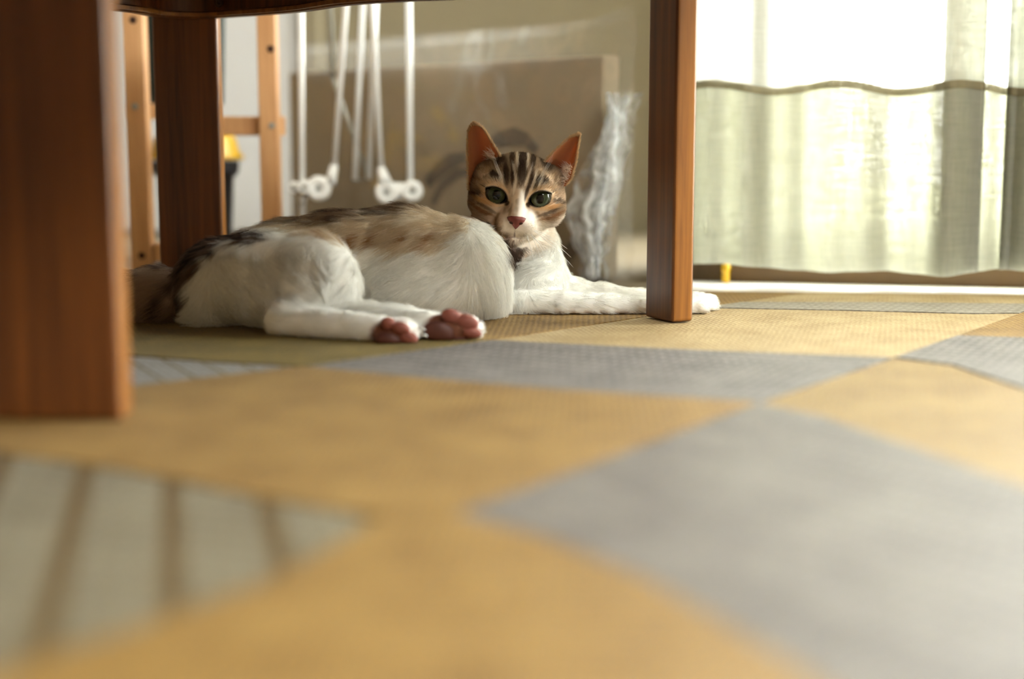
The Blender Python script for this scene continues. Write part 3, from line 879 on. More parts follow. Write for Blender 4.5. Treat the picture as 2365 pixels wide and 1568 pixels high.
def surface_nets(F, xs, ys, zs):
    ins = F < 0
    nx, ny, nz = F.shape
    c = [ins[i:nx - 1 + i, j:ny - 1 + j, k:nz - 1 + k] for i in (0, 1) for j in (0, 1) for k in (0, 1)]
    cnt = sum(q.astype(np.int8) for q in c)
    act = (cnt > 0) & (cnt < 8)
    I, J, K = np.nonzero(act)
    idx = np.full(act.shape, -1, np.int64); idx[I, J, K] = np.arange(len(I))
    acc = np.zeros((len(I), 3)); num = np.zeros(len(I))
    C = [(i, j, k) for i in (0, 1) for j in (0, 1) for k in (0, 1)]
    for a in range(8):
        for b in range(a + 1, 8):
            if sum(abs(C[a][q] - C[b][q]) for q in range(3)) != 1: continue
            fa = F[I + C[a][0], J + C[a][1], K + C[a][2]]; fb = F[I + C[b][0], J + C[b][1], K + C[b][2]]
            m = (fa < 0) != (fb < 0)
            t = np.where(m, fa / np.where(m, fa - fb, 1), 0)
            pa = np.stack([xs[I + C[a][0]], ys[J + C[a][1]], zs[K + C[a][2]]], 1); pb = np.stack([xs[I + C[b][0]], ys[J + C[b][1]], zs[K + C[b][2]]], 1)
            acc += np.where(m[:, None], pa + (pb - pa) * t[:, None], 0); num += m
    V = acc / num[:, None]
    faces = []
    for ax in range(3):
        sl0 = [slice(None)] * 3; sl1 = [slice(None)] * 3
        sl0[ax] = slice(0, -1); sl1[ax] = slice(1, None)
        a, b = ins[tuple(sl0)], ins[tuple(sl1)]
        o1, o2 = [q for q in range(3) if q != ax]
        E = np.argwhere(a != b)
        E = E[(E[:, o1] > 0) & (E[:, o2] > 0) & (E[:, o1] < F.shape[o1] - 1) & (E[:, o2] < F.shape[o2] - 1)]
        flip = a[tuple(E.T)]
        def cell(d1, d2):
            q = E.copy(); q[:, o1] -= d1; q[:, o2] -= d2
            return idx[tuple(q.T)]
        q = np.stack([cell(1, 1), cell(0, 1), cell(0, 0), cell(1, 0)], 1)
        if ax == 1: flip = ~flip
        q[~flip] = q[~flip][:, ::-1]
        faces.append(q)
    return V, np.concatenate(faces)


def A3_(px, py, Y): return np.array(at(px, py, Y))


def axis_fine(lo_, hi, f0, f1, fine, coarse):
    a = np.arange(lo_, f0, coarse); b = np.arange(f0, f1, fine); c = np.arange(f1, hi, coarse)
    return np.concatenate([a, b, c]).astype(np.float32)


# head frame: origin between the eyes, u right, v up, w towards the camera; one unit = one photo pixel at that depth
HY = 1.300
HS = HY / FPX
HO = A3_(1197, 452, HY)
roll = math.radians(-5.0)
HU = np.array([math.cos(roll), 0, math.sin(roll)]); HV0 = np.array([-math.sin(roll), 0, math.cos(roll)]); HW0 = np.array([0, -1.0, 0])
pt = math.radians(6)      # chin tipped slightly up or down
HV = HV0 * math.cos(pt) - HW0 * math.sin(pt) * -1 * 0 + HW0 * math.sin(pt)
HW = HW0 * math.cos(pt) - HV0 * math.sin(pt)
HR = np.stack([HU, HV, HW], 1)


def hp(u, v, w): return HO + (HU * u + HV * v + HW * w) * HS


xs = axis_fine(-.49, .225, -.055, .060, .0010, .0024)
ys = axis_fine(1.045, 1.42, 1.262, 1.345, .0011, .0024)
zs = axis_fine(-.006, .175, .060, .155, .0010, .0022)
fd = Field(xs, ys, zs)
px1 = 1 / FPX

# trunk
T = [(545, 655, 1.235, .041), (660, 636, 1.250, .0455), (780, 622, 1.262, .0485), (930, 611, 1.275, .0495), (1050, 614, 1.278, .0430)]
for (a, b) in zip(T[:-1], T[1:]):
    fd.cone(A3_(*a[:3]), A3_(*b[:3]), a[3], b[3], .012)
fd.ell(A3_(1092, 640, 1.262), (.030, .040, .041), k=.020)              # shoulder
fd.ell(A3_(1110, 690, 1.262), (.022, .030, .024), k=.016)              # upper arm bulge
fd.ell(A3_(960, 675, 1.245), (.060, .040, .030), k=.02)                # belly
fd.ell(A3_(490, 672, 1.215), (.030, .042, .036), k=.018)               # rump
# thigh, shank, foot (near)
ca, sa_ = math.cos(math.radians(-8)), math.sin(math.radians(-8))
Rt = np.array([[ca, 0, -sa_], [0, 1, 0], [sa_, 0, ca]])
fd.ell(A3_(640, 652, 1.190), (.062, .036, .0385), Rt, k=.014)
fd.ell(A3_(735, 640, 1.183), (.032, .031, .034), k=.020)               # knee
fd.ell(A3_(700, 690, 1.170), (.034, .026, .024), k=.016)
fd.cone(A3_(765, 665, 1.172), A3_(655, 735, 1.145), .019, .0140, .008)
fd.cone(A3_(650, 742, 1.140), A3_(870, 763, 1.108), .0135, .0120, .006)
fd.ell(A3_(918, 768, 1.104), (.0185, .0150, .0120), k=.006)
# far hind foot
fd.cone(A3_(760, 728, 1.185), A3_(985, 752, 1.128), .014, .0125, .006)
fd.ell(A3_(1050, 758, 1.119), (.0225, .0140, .0125), k=.006)
# chest, neck, forelegs
fd.ell(A3_(1228, 668, 1.325), (.030, .036, .031), k=.014)
fd.cone(A3_(1205, 520, 1.350), A3_(1232, 640, 1.335), .0275, .0310, .012)
fd.cone(A3_(1150, 560, 1.335), A3_(1080, 600, 1.300), .030, .036, .014)
F1 = [(1245, 672, 1.335, .0240), (1310, 682, 1.334, .0165), (1400, 690, 1.332, .0128), (1520, 699, 1.325, .0112), (1600, 702, 1.318, .0105)]
for a, b in zip(F1[:-1], F1[1:]): fd.cone(A3_(*a[:3]), A3_(*b[:3]), a[3], b[3], .008)
F2 = [(1200, 706, 1.290, .0150), (1300, 704, 1.284, .0122), (1400, 706, 1.283, .0108), (1520, 711, 1.286, .0095), (1590, 712, 1.288, .0092)]
for a, b in zip(F2[:-1], F2[1:]): fd.cone(A3_(*a[:3]), A3_(*b[:3]), a[3], b[3], .004)
fd.ell(A3_(1618, 704, 1.314), (.0138, .0130, .0105), k=.004)
fd.ell(A3_(1606, 712, 1.290), (.0105, .0100, .0088), k=.004)
for (x, y, Y, r) in ((1640, 700, 1.312, .0062), (1640, 712, 1.306, .0058), (1634, 692, 1.320, .006), (1620, 716, 1.284, .0052), (1618, 706, 1.281, .0050)):
    fd.ell(A3_(x, y, Y), (r * 1.1, r, r), k=.003)
# tail
TL = [(445, 690, 1.232, .0235), (370, 690, 1.236, .0255), (280, 695, 1.232, .0235), (160, 704, 1.220, .019), (60, 712, 1.20, .014)]
for a, b in zip(TL[:-1], TL[1:]): fd.cone(A3_(*a[:3]), A3_(*b[:3]), a[3], b[3], .010)

# head
def hell(u, v, w, ru, rv, rw, k=8, sub=False):
    fd.ell(hp(u, v, w), (ru * HS, rv * HS, rw * HS), HR, k * HS, sub)
def hcone(a, b, r1, r2, k=8):
    fd.cone(hp(*a), hp(*b), r1 * HS, r2 * HS, k * HS)
hell(0, 22, -55, 84, 70, 84)
for sx in (-1, 1):
    hell(sx * 56, -32, -42, 52, 44, 56, 18)
    hell(sx * 46, 24, -2, 34, 22, 34, 16)          # brow
    hell(sx * 20, -66, 34, 24, 19, 20, 8)          # whisker pad
    hell(sx * 62, 40, -60, 34, 30, 40, 16)         # ear base
hell(-82, -2, -58, 32, 56, 50, 16)
hell(84, -8, -58, 24, 44, 46, 16)
hell(0, -52, 8, 44, 34, 44, 14)
hcone((0, 14, 18), (0, -40, 48), 21, 15, 12)
hell(0, -97, 18, 19, 15, 22, 10)
hell(0, -70, -30, 60, 38, 60, 20)
# eye openings: almond wells
EYES = {-1: (-50, 0, 26), 1: (50, 0, -26)}
EYE_A, EYE_B = 26.0, 16.5
for sx, (eu, ev, tilt) in EYES.items():
    c = hp(eu, ev, 10)
    r, X, Y, Zz = fd.region(c - .022, c + .022)
    lx = ((X - HO[0]) * HU[0] + (Y - HO[1]) * HU[1] + (Zz - HO[2]) * HU[2]) / HS
    lv = ((X - HO[0]) * HV[0] + (Y - HO[1]) * HV[1] + (Zz - HO[2]) * HV[2]) / HS
    lw = ((X - HO[0]) * HW[0] + (Y - HO[1]) * HW[1] + (Zz - HO[2]) * HW[2]) / HS
    t = math.radians(-tilt)
    a = (lx - eu) * math.cos(t) + (lv - ev) * math.sin(t); b = -(lx - eu) * math.sin(t) + (lv - ev) * math.cos(t)
    RR = (EYE_A ** 2 + EYE_B ** 2) / (2 * EYE_B); off = RR - EYE_B
    lens = np.maximum(np.sqrt(a ** 2 + (b + off) ** 2), np.sqrt(a ** 2 + (b - off) ** 2)) - RR
    d = np.maximum(lens, -8 - lw) * HS
    fd.blend(r, d, 2.5 * HS, True)
fd.F = np.maximum(fd.F, (RUGZ + .0004 - zs)[None, None, :])
V, Q = surface_nets(fd.F, xs, ys, zs)
# relax once
def relax(V, Q, n=2, w=.5):
    for _ in range(n):
        acc = np.zeros_like(V); num = np.zeros(len(V))
        for k in range(4):
            a, b = Q[:, k], Q[:, (k + 1) % 4]
            np.add.at(acc, a, V[b]); np.add.at(num, a, 1); np.add.at(acc, b, V[a]); np.add.at(num, b, 1)
        V = V * (1 - w) + acc / num[:, None] * w
    return V
V = relax(V, Q, 2, .45)
V[:, 2] = np.maximum(V[:, 2], RUGZ + .0004)


# ---- coat colours: a function of the place on the body
def sm(a, b, x): 
    t = np.clip((x - a) / (b - a), 0, 1); return t * t * (3 - 2 * t)


def hash_noise(P, f, seed=0):
    q = P * f + seed * 17.3
    i = np.floor(q).astype(np.int64); fr = q - i; fr = fr * fr * (3 - 2 * fr)
    def h(ix, iy, iz):
        n = (ix * 374761393 + iy * 668265263 + iz * 2147483647 + seed * 1274126177) & 0xFFFFFFFF
        n = ((n ^ (n >> 13)) * 1274126177) & 0xFFFFFFFF
        return ((n ^ (n >> 16)) & 0xFFFF) / 65535.0
    r = 0
    for dx in (0, 1):
        for dy in (0, 1):
            for dz in (0, 1):
                w = (fr[:, 0] if dx else 1 - fr[:, 0]) * (fr[:, 1] if dy else 1 - fr[:, 1]) * (fr[:, 2] if dz else 1 - fr[:, 2])
                r = r + w * h(i[:, 0] + dx, i[:, 1] + dy, i[:, 2] + dz)
    return r


def in_poly(x, y, poly):
    """signed-ish distance to a polygon: positive inside"""
    n = len(poly); ins = np.zeros(len(x), bool); dmin = np.full(len(x), 1e9)
    for i in range(n):
        x1, y1 = poly[i]; x2, y2 = poly[(i + 1) % n]
        c = ((y1 > y) != (y2 > y)) & (x < (x2 - x1) * (y - y1) / (y2 - y1 + 1e-12) + x1)
        ins ^= c
        t = np.clip(((x - x1) * (x2 - x1) + (y - y1) * (y2 - y1)) / ((x2 - x1) ** 2 + (y2 - y1) ** 2 + 1e-12), 0, 1)
        dmin = np.minimum(dmin, np.hypot(x - x1 - t * (x2 - x1), y - y1 - t * (y2 - y1)))
    return np.where(ins, dmin, -dmin)


def mixc(C, col, m):
    return C * (1 - m[:, None]) + np.array(lin(*col))[None, :] * m[:, None]


def proj(P):
    """body map coordinates of the coat (side elevation of the lying cat)"""
    d = P - np.array([0, 0, CAMH])
    cz = d[:, 1] * math.cos(PITCH) - d[:, 2] * math.sin(PITCH); cy = d[:, 1] * math.sin(PITCH) + d[:, 2] * math.cos(PITCH)
    return CX + FPX * d[:, 0] / cz, CY - FPX * cy / cz


WHITE = (246, 246, 242)
BACK = [(590, 440), (600, 520), (660, 532), (720, 548), (770, 566), (830, 580), (880, 574), (930, 592), (960, 575), (1000, 585), (1045, 560), (1085, 530), (1090, 495), (1160, 560), (1175, 600), (1225, 600), (1225, 440)]
HIP = [(395, 620), (420, 590), (470, 540), (520, 512), (580, 524), (640, 548), (600, 560), (540, 566), (480, 592), (440, 640), (420, 760), (395, 790)]  # dark hip patch, plus painted shade on the rump by the tail
HEADTOP = [(-140, 120), (140, 120), (140, -10), (112, -38), (88, -54), (60, -54), (44, -40), (22, -24), (12, 16), (4, 20), (0, -20), (-6, -40), (-24, -52), (-30, -78), (-50, -104), (-95, -120), (-145, -80)]  # buff marking; over the left muzzle it is partly painted shade


def head_mask(P):
    d = np.linalg.norm((P - hp(0, -10, -30)) / np.array([1, 1.1, 1]), axis=1) / HS
    return sm(150, 112, d)


def coat(P):
    n = len(P)
    px, py = proj(P)
    jit = (hash_noise(P, 260, 1) - .5) * 26 + (hash_noise(P, 90, 2) - .5) * 16
    C = np.tile(np.array(lin(*WHITE)), (n, 1))
    body = np.ones(n)
    # back: grey-brown ridge, buff flank with rusty bars
    mb = sm(-4, 9, in_poly(px, py, BACK) + jit)
    flank = mixc(np.tile(np.array(lin(214, 198, 172)), (n, 1)), (236, 228, 212), sm(.45, .75, hash_noise(P, 300, 3)))
    bars = sm(.15, .7, np.sin(px / 9.5 + py / 26 + 3.5 * hash_noise(P, 60, 4))) * sm(525, 552, py) * sm(.30, .6, hash_noise(P, 55, 5))
    flank = mixc(flank, (158, 112, 62), bars * .85)
    ridge_y = np.interp(px, [560, 640, 800, 900, 1000, 1080, 1200], [520, 522, 508, 494, 486, 488, 560])
    mr = sm(10, -14, py - ridge_y + jit * .9)
    ridge = mixc(np.tile(np.array(lin(134, 112, 90)), (n, 1)), (84, 70, 60), sm(.4, .7, hash_noise(P, 190, 6)))
    flank = flank * (1 - mr[:, None]) + ridge * mr[:, None]
    C = C * (1 - mb[:, None]) + flank * mb[:, None]
    # hip and tail
    mh = sm(-5, 8, in_poly(px, py, HIP) + jit)
    hip = mixc(np.tile(np.array(lin(124, 104, 90)), (n, 1)), (66, 56, 52), sm(.35, .65, hash_noise(P * np.array([.35, 1, 1]), 160, 7)))
    C = C * (1 - mh[:, None]) + hip * mh[:, None]
    mt = sm(418, 400, px + jit * .4)
    tail = mixc(np.tile(np.array(lin(176, 156, 138)), (n, 1)), (104, 88, 78), sm(.4, .65, hash_noise(P * np.array([1, 1, .4]), 90, 8)))
    C = C * (1 - mt[:, None]) + tail * mt[:, None]
    # rusty ticks along the underside of the outstretched forelegs
    ml = sm(1200, 1240, px) * sm(710, 727, py) * sm(.35, .6, np.sin(px / 6.0 + 4 * hash_noise(P, 70, 9)) * .5 + .5) * (P[:, 1] < 1.30)
    C = mixc(C, (150, 118, 84), ml * .8)
    # soles of the hind feet: shade between the pads painted brown into the fur
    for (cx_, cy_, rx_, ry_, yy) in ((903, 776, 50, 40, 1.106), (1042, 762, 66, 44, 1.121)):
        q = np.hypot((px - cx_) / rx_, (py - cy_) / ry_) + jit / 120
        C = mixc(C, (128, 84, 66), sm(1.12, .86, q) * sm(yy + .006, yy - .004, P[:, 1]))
    # throat patch
    mk = sm(34, 12, np.hypot((px - 1183) / 1.1, (py - 576)) + jit * .6) * sm(1150, 1170, px)
    C = mixc(C, (74, 60, 52), mk)
    # ---- face
    hm = head_mask(P)
    L = (P - HO) @ HR / HS
    u, v, w = L[:, 0], L[:, 1], L[:, 2]
    j2 = (hash_noise(P, 330, 11) - .5) * 14
    H = np.tile(np.array(lin(240, 232, 220)), (n, 1))
    mtop = sm(-6, 8, in_poly(u, v, HEADTOP) + j2 * .6)
    base = mixc(np.tile(np.array(lin(216, 194, 168)), (n, 1)), (172, 149, 122), sm(.4, .7, hash_noise(P, 240, 12)))
    base = mixc(base, (172, 148, 120), sm(30, 70, v))
    H = H * (1 - mtop[:, None]) + base * mtop[:, None]
    # rear of the head follows the ridge colour
    H = mixc(H, (110, 90, 74), sm(-30, -80, w) * sm(-20, 20, v))

    def spot(cu, cv, ru, rv, ang, col, a=1.0, soft=.35):
        nonlocal H
        t = math.radians(ang)
        x = (u - cu) * math.cos(t) + (v - cv) * math.sin(t); y = -(u - cu) * math.sin(t) + (v - cv) * math.cos(t)
        q = np.sqrt((x / ru) ** 2 + (y / rv) ** 2) + j2 / 60
        H = mixc(H, col, sm(1 + soft, 1 - soft, q) * a * (w > -70))
    DK, LT, RU = (58, 44, 38), (232, 220, 200), (146, 98, 56)
    # dark forehead bars and pale lines between them
    for (cu, cv, ru, rv, ang) in ((-22, 82, 6, 24, 8), (2, 84, 11, 22, 0), (27, 78, 6, 22, -10), (4, 52, 12, 24, -2), (-31, 46, 8, 22, 6), (-17, 42, 4.5, 20, 4),
                                  (24, 36, 4.5, 19, -14), (38, 34, 7, 18, -10), (-56, 40, 16, 8, -30), (52, 38, 10, 9, 20), (58, 70, 20, 9, -40), (-48, 70, 14, 9, 30), (18, 12, 4, 18, -6)):
        spot(cu, cv, ru, rv, ang, DK, .85)
    for (cu, cv, ru, rv, ang) in ((-10, 80, 2.6, 22, 6), (15, 82, 2.8, 24, -4), (-13, 52, 2.6, 18, 20), (-38, 36, 2.6, 16, 2), (-10, 26, 3, 20, -6), (18, 46, 2.5, 22, -18), (31, 34, 3, 22, -12), (44, 30, 2.6, 18, -16), (-60, 80, 8, 8, 0)):
        spot(cu, cv, ru, rv, ang, LT, .85)
    # temples, cheek stripes from the eyes' corners
    for sx in (-1, 1):
        spot(sx * 62, 22, 26, 6, sx * -24, LT, .8)
        spot(sx * 88, -6, 24, 4.5, sx * -28 if sx > 0 else 22, DK, .75)
        spot(sx * 78, -40, 28, 4.5, sx * 22, RU, .7)
        spot(sx * 66, -34, 22, 4, sx * 24, DK, .6)
        spot(sx * 72, -20, 24, 6, sx * 10, (226, 184, 132), .8)
        spot(sx * 92, -60, 22, 4, sx * 28, RU, .45)
    spot(-112, 0, 22, 60, 0, (96, 66, 44), .55)
    spot(-30, -92, 22, 14, 20, (176, 142, 110), .5)
    spot(-6, -106, 16, 9, 0, (178, 140, 118), .55)
    # eyeliner
    for sx, (eu, ev, tilt) in EYES.items():
        t = math.radians(-tilt)
        a = (u - eu) * math.cos(t) + (v - ev) * math.sin(t); b = -(u - eu) * math.sin(t) + (v - ev) * math.cos(t)
        RR = (EYE_A ** 2 + EYE_B ** 2) / (2 * EYE_B); off = RR - EYE_B
        lens = np.maximum(np.hypot(a, b + off), np.hypot(a, b - off)) - RR
        m = sm(5.5, 2.5, lens) * (w > -40)
        H = mixc(H, (34, 24, 20), m)
        m2 = sm(12, 8, lens) * sm(4, 7, lens) * (w > -20)
        H = mixc(H, (224, 190, 146), m2 * .7)
        spot(eu - sx * 26, ev - 17, 7, 4, sx * -50, (40, 26, 20), .9)
    # mouth and whisker rows
    spot(-1, -84, 1.8, 9, 0, (96, 54, 46), .8)
    spot(-13, -93, 12, 2, 16, (110, 70, 58), .6); spot(13, -93, 12, 2, -16, (120, 80, 66), .5)
    C = C * (1 - hm[:, None]) + H * hm[:, None]
    TH = [(1060, 470), (1092, 500), (1130, 520), (1160, 545), (1185, 566), (1215, 572), (1212, 592), (1180, 606), (1150, 620), (1060, 560)]
    mk = sm(-4, 6, in_poly(px, py, TH) + jit * .5) * (P[:, 1] > 1.285)
    C = mixc(C, (80, 64, 54), mk)
    return np.clip(C, 0, 1)


def vert_normals(V, Q):
    n = np.cross(V[Q[:, 2]] - V[Q[:, 0]], V[Q[:, 3]] - V[Q[:, 1]])
    vn = np.zeros_like(V)
    for k in range(4): np.add.at(vn, Q[:, k], n)
    return vn / (np.linalg.norm(vn, axis=1, keepdims=True) + 1e-12)


VN = vert_normals(V, Q)
cen = V.mean(0)
if ((V - cen) * VN).sum() < 0:
    Q = Q[:, ::-1]; VN = -VN

cat = tag(empty('cat', (float(at(800, 745, 1.22).x), 1.22, RUGZ)), 'white and brown tabby cat lying on the rug under the table, facing the camera', 'cat')


def np_mesh(name, V, Q, mat, parent, cols=None, aname='coat'):
    me = bpy.data.meshes.new(name)
    me.vertices.add(len(V)); me.vertices.foreach_set('co', V.astype(np.float32).ravel())
    k = Q.shape[1]
    me.loops.add(Q.size); me.loops.foreach_set('vertex_index', Q.astype(np.int32).ravel())
    me.polygons.add(len(Q)); me.polygons.foreach_set('loop_start', np.arange(0, Q.size, k, dtype=np.int32))
    me.update(calc_edges=True)
    if cols is not None:
        at_ = me.attributes.new(aname, 'FLOAT_COLOR', 'POINT')
        at_.data.foreach_set('color', np.concatenate([cols, np.ones((len(cols), 1))], 1).astype(np.float32).ravel())
    return link(name, me, mat, parent, True)


skin, snt, sp_ = new_mat('cat_coat')
an = N(snt, 'ShaderNodeAttribute', attribute_name='coat')
snt.links.new(an.outputs['Color'], sp_.inputs['Base Color']); sp_.inputs['Roughness'].default_value = .8; sp_.inputs['Specular IOR Level'].default_value = .15
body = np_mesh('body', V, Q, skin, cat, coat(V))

# ---- eyes
em, ent, ep = new_mat('cat_eye')
ea = N(ent, 'ShaderNodeAttribute', attribute_name='eye')
ent.links.new(ea.outputs['Color'], ep.inputs['Base Color']); ep.inputs['Roughness'].default_value = .08
ep.inputs['Coat Weight'].default_value = 0.2; ep.inputs['Specular IOR Level'].default_value = 0.3; ep.inputs['Coat Roughness'].default_value = .02
for sx, (eu, ev, tilt) in EYES.items():
    R = 27.0
    nu, nv = 48, 32
    pts = []; cols = []
    cw = -7.0
    for j in range(nv + 1):
        th = math.pi * j / nv
        for i in range(nu):
            ph = 2 * math.pi * i / nu
            d = np.array([math.sin(th) * math.cos(ph), math.sin(th) * math.sin(ph), math.cos(th)])
            pts.append(hp(eu + d[0] * R, ev + d[1] * R, cw + d[2] * R))
            x, y = d[0] * R, d[1] * R
            rr = math.hypot(x, y); pup = math.hypot(x / 9.0, y / 12.0)
            if d[2] < 0: c = (40, 40, 36)
            elif pup < 1: c = (8, 9, 9)
            elif rr < 20:
                k = random.random() * .35 + .3 * (rr / 20)
                c = tuple(a + (b - a) * k for a, b in zip((48, 57, 42), (84, 90, 60)))
            else: c = (34, 34, 28)
            cols.append(lin(*c))
    q = [(j * nu + i, j * nu + (i + 1) % nu, (j + 1) * nu + (i + 1) % nu, (j + 1) * nu + i) for j in range(nv) for i in range(nu)]
    o = np_mesh('eye', np.array(pts), np.array(q), em, cat, np.array(cols), 'eye')
    o['label'] = 'grey-green eye with dark pupil'

# ---- nose
nm = plain('nose_leather', (120, 58, 50), .45, .12, 300)
bm = bmesh.new()
NV, NWD, NSC = -50, 62, 1.2
nose_o = [(-17, 5), (-10, 9), (0, 10), (10, 9), (17, 5), (15, 0), (8, -6), (3, -12), (0, -15), (-3, -12), (-8, -6), (-15, 0)]
rings = []
for (sc, dw) in ((1.08, -8), (1.0, 2), (.85, 5.5), (.45, 8)):
    rings.append([bm.verts.new(hp(x * sc * NSC, NV + y * sc * NSC, NWD + dw - abs(x) * .30)) for x, y in nose_o])
for a, b in zip(rings[:-1], rings[1:]):
    for k in range(12): bm.faces.new((a[k], a[(k + 1) % 12], b[(k + 1) % 12], b[k]))
bm.faces.new(rings[-1]); bm.faces.new(rings[0][::-1])
no_ = from_bm('nose', bm, nm, cat, True); no_['label'] = 'dull pink nose'
for sx in (-1, 1):
    bm = bmesh.new()
    bmesh.ops.create_uvsphere(bm, u_segments=12, v_segments=8, radius=1.0)
    for vv in bm.verts:
        vv.co = Vector(hp(sx * 11 + vv.co.x * 4.6, NV - 3.5 + vv.co.y * 2.8 + vv.co.x * sx * 1.2, NWD + 3.2 + vv.co.z * 2.0))
    nn = from_bm('nostril', bm, M['hole'], None, True); nn.parent = no_

# ---- ears
earm, ernt, erp = new_mat('cat_ear')
ea = N(ernt, 'ShaderNodeAttribute', attribute_name='ear')
ernt.links.new(ea.outputs['Color'], erp.inputs['Base Color']); erp.inputs['Roughness'].default_value = .6
etl = N(ernt, 'ShaderNodeBsdfTranslucent'); etl.inputs[0].default_value = (*lin(222, 136, 84), 1)
emx = N(ernt, 'ShaderNodeMixShader'); emx.inputs[0].default_value = .34
ernt.links.new(erp.outputs[0], emx.inputs[1]); ernt.links.new(etl.outputs[0], emx.inputs[2]); ernt.links.new(emx.outputs[0], ernt.nodes['Material Output'].inputs[0])


def poly_at(P, t):
    P = np.array(P, float); L = np.concatenate([[0], np.cumsum(np.linalg.norm(np.diff(P, axis=0), axis=1))]); L /= L[-1]
    return np.array([np.interp(t, L, P[:, k]) for k in range(2)])


EARS = {
    -1: ([(1082, 440), (1080, 390), (1079, 340), (1080, 306), (1085, 293), (1092, 288)], [(1163, 388), (1154, 362), (1136, 331), (1119, 303), (1108, 292), (1098, 288)]),
    1: ([(1242, 392), (1262, 372), (1290, 342), (1316, 319), (1333, 312)], [(1306, 432), (1320, 414), (1329, 380), (1336, 340), (1340, 315)]),
}
fur_roots = []
for sx, (Lf, Rt_) in EARS.items():
    nu, nv = 22, 26
    pts = np.zeros((nv + 1, nu + 1, 3)); cl = np.zeros((nv + 1, nu + 1, 3))
    for j in range(nv + 1):
        t = j / nv
        a = poly_at(Lf, t); b = poly_at(Rt_, t)
        for i in range(nu + 1):
            s_ = i / nu
            q = a + (b - a) * s_
            c = 2 * s_ - 1
            dep = -(1 - c * c) * (26 * (1 - t) ** .8 + 4)            # cupped
            outer = s_ if sx > 0 else 1 - s_                          # 1 at the outer edge
            w = -42 + dep + 10 * (1 - outer) - 12 * t + (6 if c * sx > .8 else 0)
            g = at(q[0], q[1], HY)
            P = np.array(g) + np.array([0, -1.0, 0]) * w * HS
            pts[j, i] = P
            k = .5 + .5 * math.sin(7 * s_ + 5 * t)
            inner = (1 - abs(c)) * (1 - t * .6)
            colr = np.array((206, 150, 108)) * (1 - inner) + np.array((158, 86, 62)) * inner
            if t < .35 and abs(c) < .6: colr = colr * .8
            cl[j, i] = lin(*colr)
    back = pts + np.array([0, 1.0, 0]) * .0016
    VV = np.concatenate([pts.reshape(-1, 3), back.reshape(-1, 3)])
    CC = np.concatenate([cl.reshape(-1, 3), np.tile(lin(150, 116, 84), ((nu + 1) * (nv + 1), 1))])
    m = nu + 1; off = (nu + 1) * (nv + 1)
    q = []
    for j in range(nv):
        for i in range(nu):
            a = j * m + i
            q.append((a, a + 1, a + m + 1, a + m)); q.append((off + a, off + a + m, off + a + m + 1, off + a + 1))
    rim = [j * m for j in range(nv + 1)] + [nv * m + i for i in range(1, nu + 1)] + [j * m + nu for j in range(nv - 1, -1, -1)]
    for a, b in zip(rim[:-1], rim[1:]): q.append((a, off + a, off + b, b))
    o = np_mesh('ear', VV, np.array(q), earm, cat, CC, 'ear')
    o['label'] = 'upright ear with bare orange-pink inside'
    # fringe along the rim and tufts inside
    for k in range(1500):
        e = random.random()
        r_ = rim[min(len(rim) - 2, int(e * (len(rim) - 1)))]; P = VV[r_] * .6 + VV[off + r_] * .4
        ctr = pts[nv // 3, nu // 2]
        d = P - ctr; d /= np.linalg.norm(d)
        tip = pts[nv, nu // 2] - pts[0, nu // 2]; tip /= np.linalg.norm(tip)
        d = d * .35 + tip * .8 + RNG.normal(0, .18, 3); d /= np.linalg.norm(d)
        fur_roots.append((P + RNG.normal(0, .0004, 3), d, .0028, lin(206, 176, 138)))
    for k in range(260):
        t = random.random() * .4; s_ = (.78 + .2 * random.random()) if sx > 0 else (.70 + .25 * random.random())
        P = pts[int(t * nv), int(s_ * nu)]
        d = np.array([-.5 if sx > 0 else -.6, -.5, .35]) + RNG.normal(0, .3, 3); d /= np.linalg.norm(d)
        fur_roots.append((P, d, .008, lin(236, 222, 206)))
    for k in range(2600):   # short fur on the outer (back) side
        j = random.randrange(nv); i = random.randrange(nu)
        P = back[j, i]; d = (pts[nv, nu // 2] - pts[0, nu // 2]); d = d / np.linalg.norm(d) * .8 + np.array([0, .5, 0]) + RNG.normal(0, .15, 3); d /= np.linalg.norm(d)
        fur_roots.append((P, d, .003, lin(156, 122, 88)))

# ---- paw pads on the hind feet
padm = plain('pad_skin', (142, 82, 70), .5, .22, 260, .3)
padd = plain('pad_skin_dark', (88, 48, 38), .5, .18, 260, .2)
PADS = [(897, 786, 1.0885, 32, 19, 12, padd), (897, 748, 1.0915, 19, 16, 11, padm), (926, 758, 1.0885, 22, 15, 11, padm), (944, 781, 1.0895, 22, 16, 11, padm), (926, 796, 1.0905, 20, 10, 9, padd),
        (1014, 768, 1.1050, 38, 27, 14, padd), (1042, 731, 1.1080, 25, 18, 12, padm), (1079, 745, 1.1075, 28, 18, 12, padm), (1088, 768, 1.1075, 26, 13, 11, padm), (1060, 786, 1.1075, 24, 10, 10, padd)]
for (x, y, Y, ru, rv, rw, mt) in PADS:
    bm = bmesh.new()
    bmesh.ops.create_uvsphere(bm, u_segments=18, v_segments=12, radius=1.0)
    c = at(x, y, Y); s = Y / FPX
    ang = -.25
    for vv in bm.verts:
        a, b = vv.co.x * ru * s, vv.co.z * rv * s
        vv.co = c + Vector((a * math.cos(ang), vv.co.y * rw * s * .85 + .0006, b + a * math.sin(ang) * .5)); vv.co.z = max(vv.co.z, RUGZ + .0005)
    from_bm('paw_pad', bm, mt, cat, True)
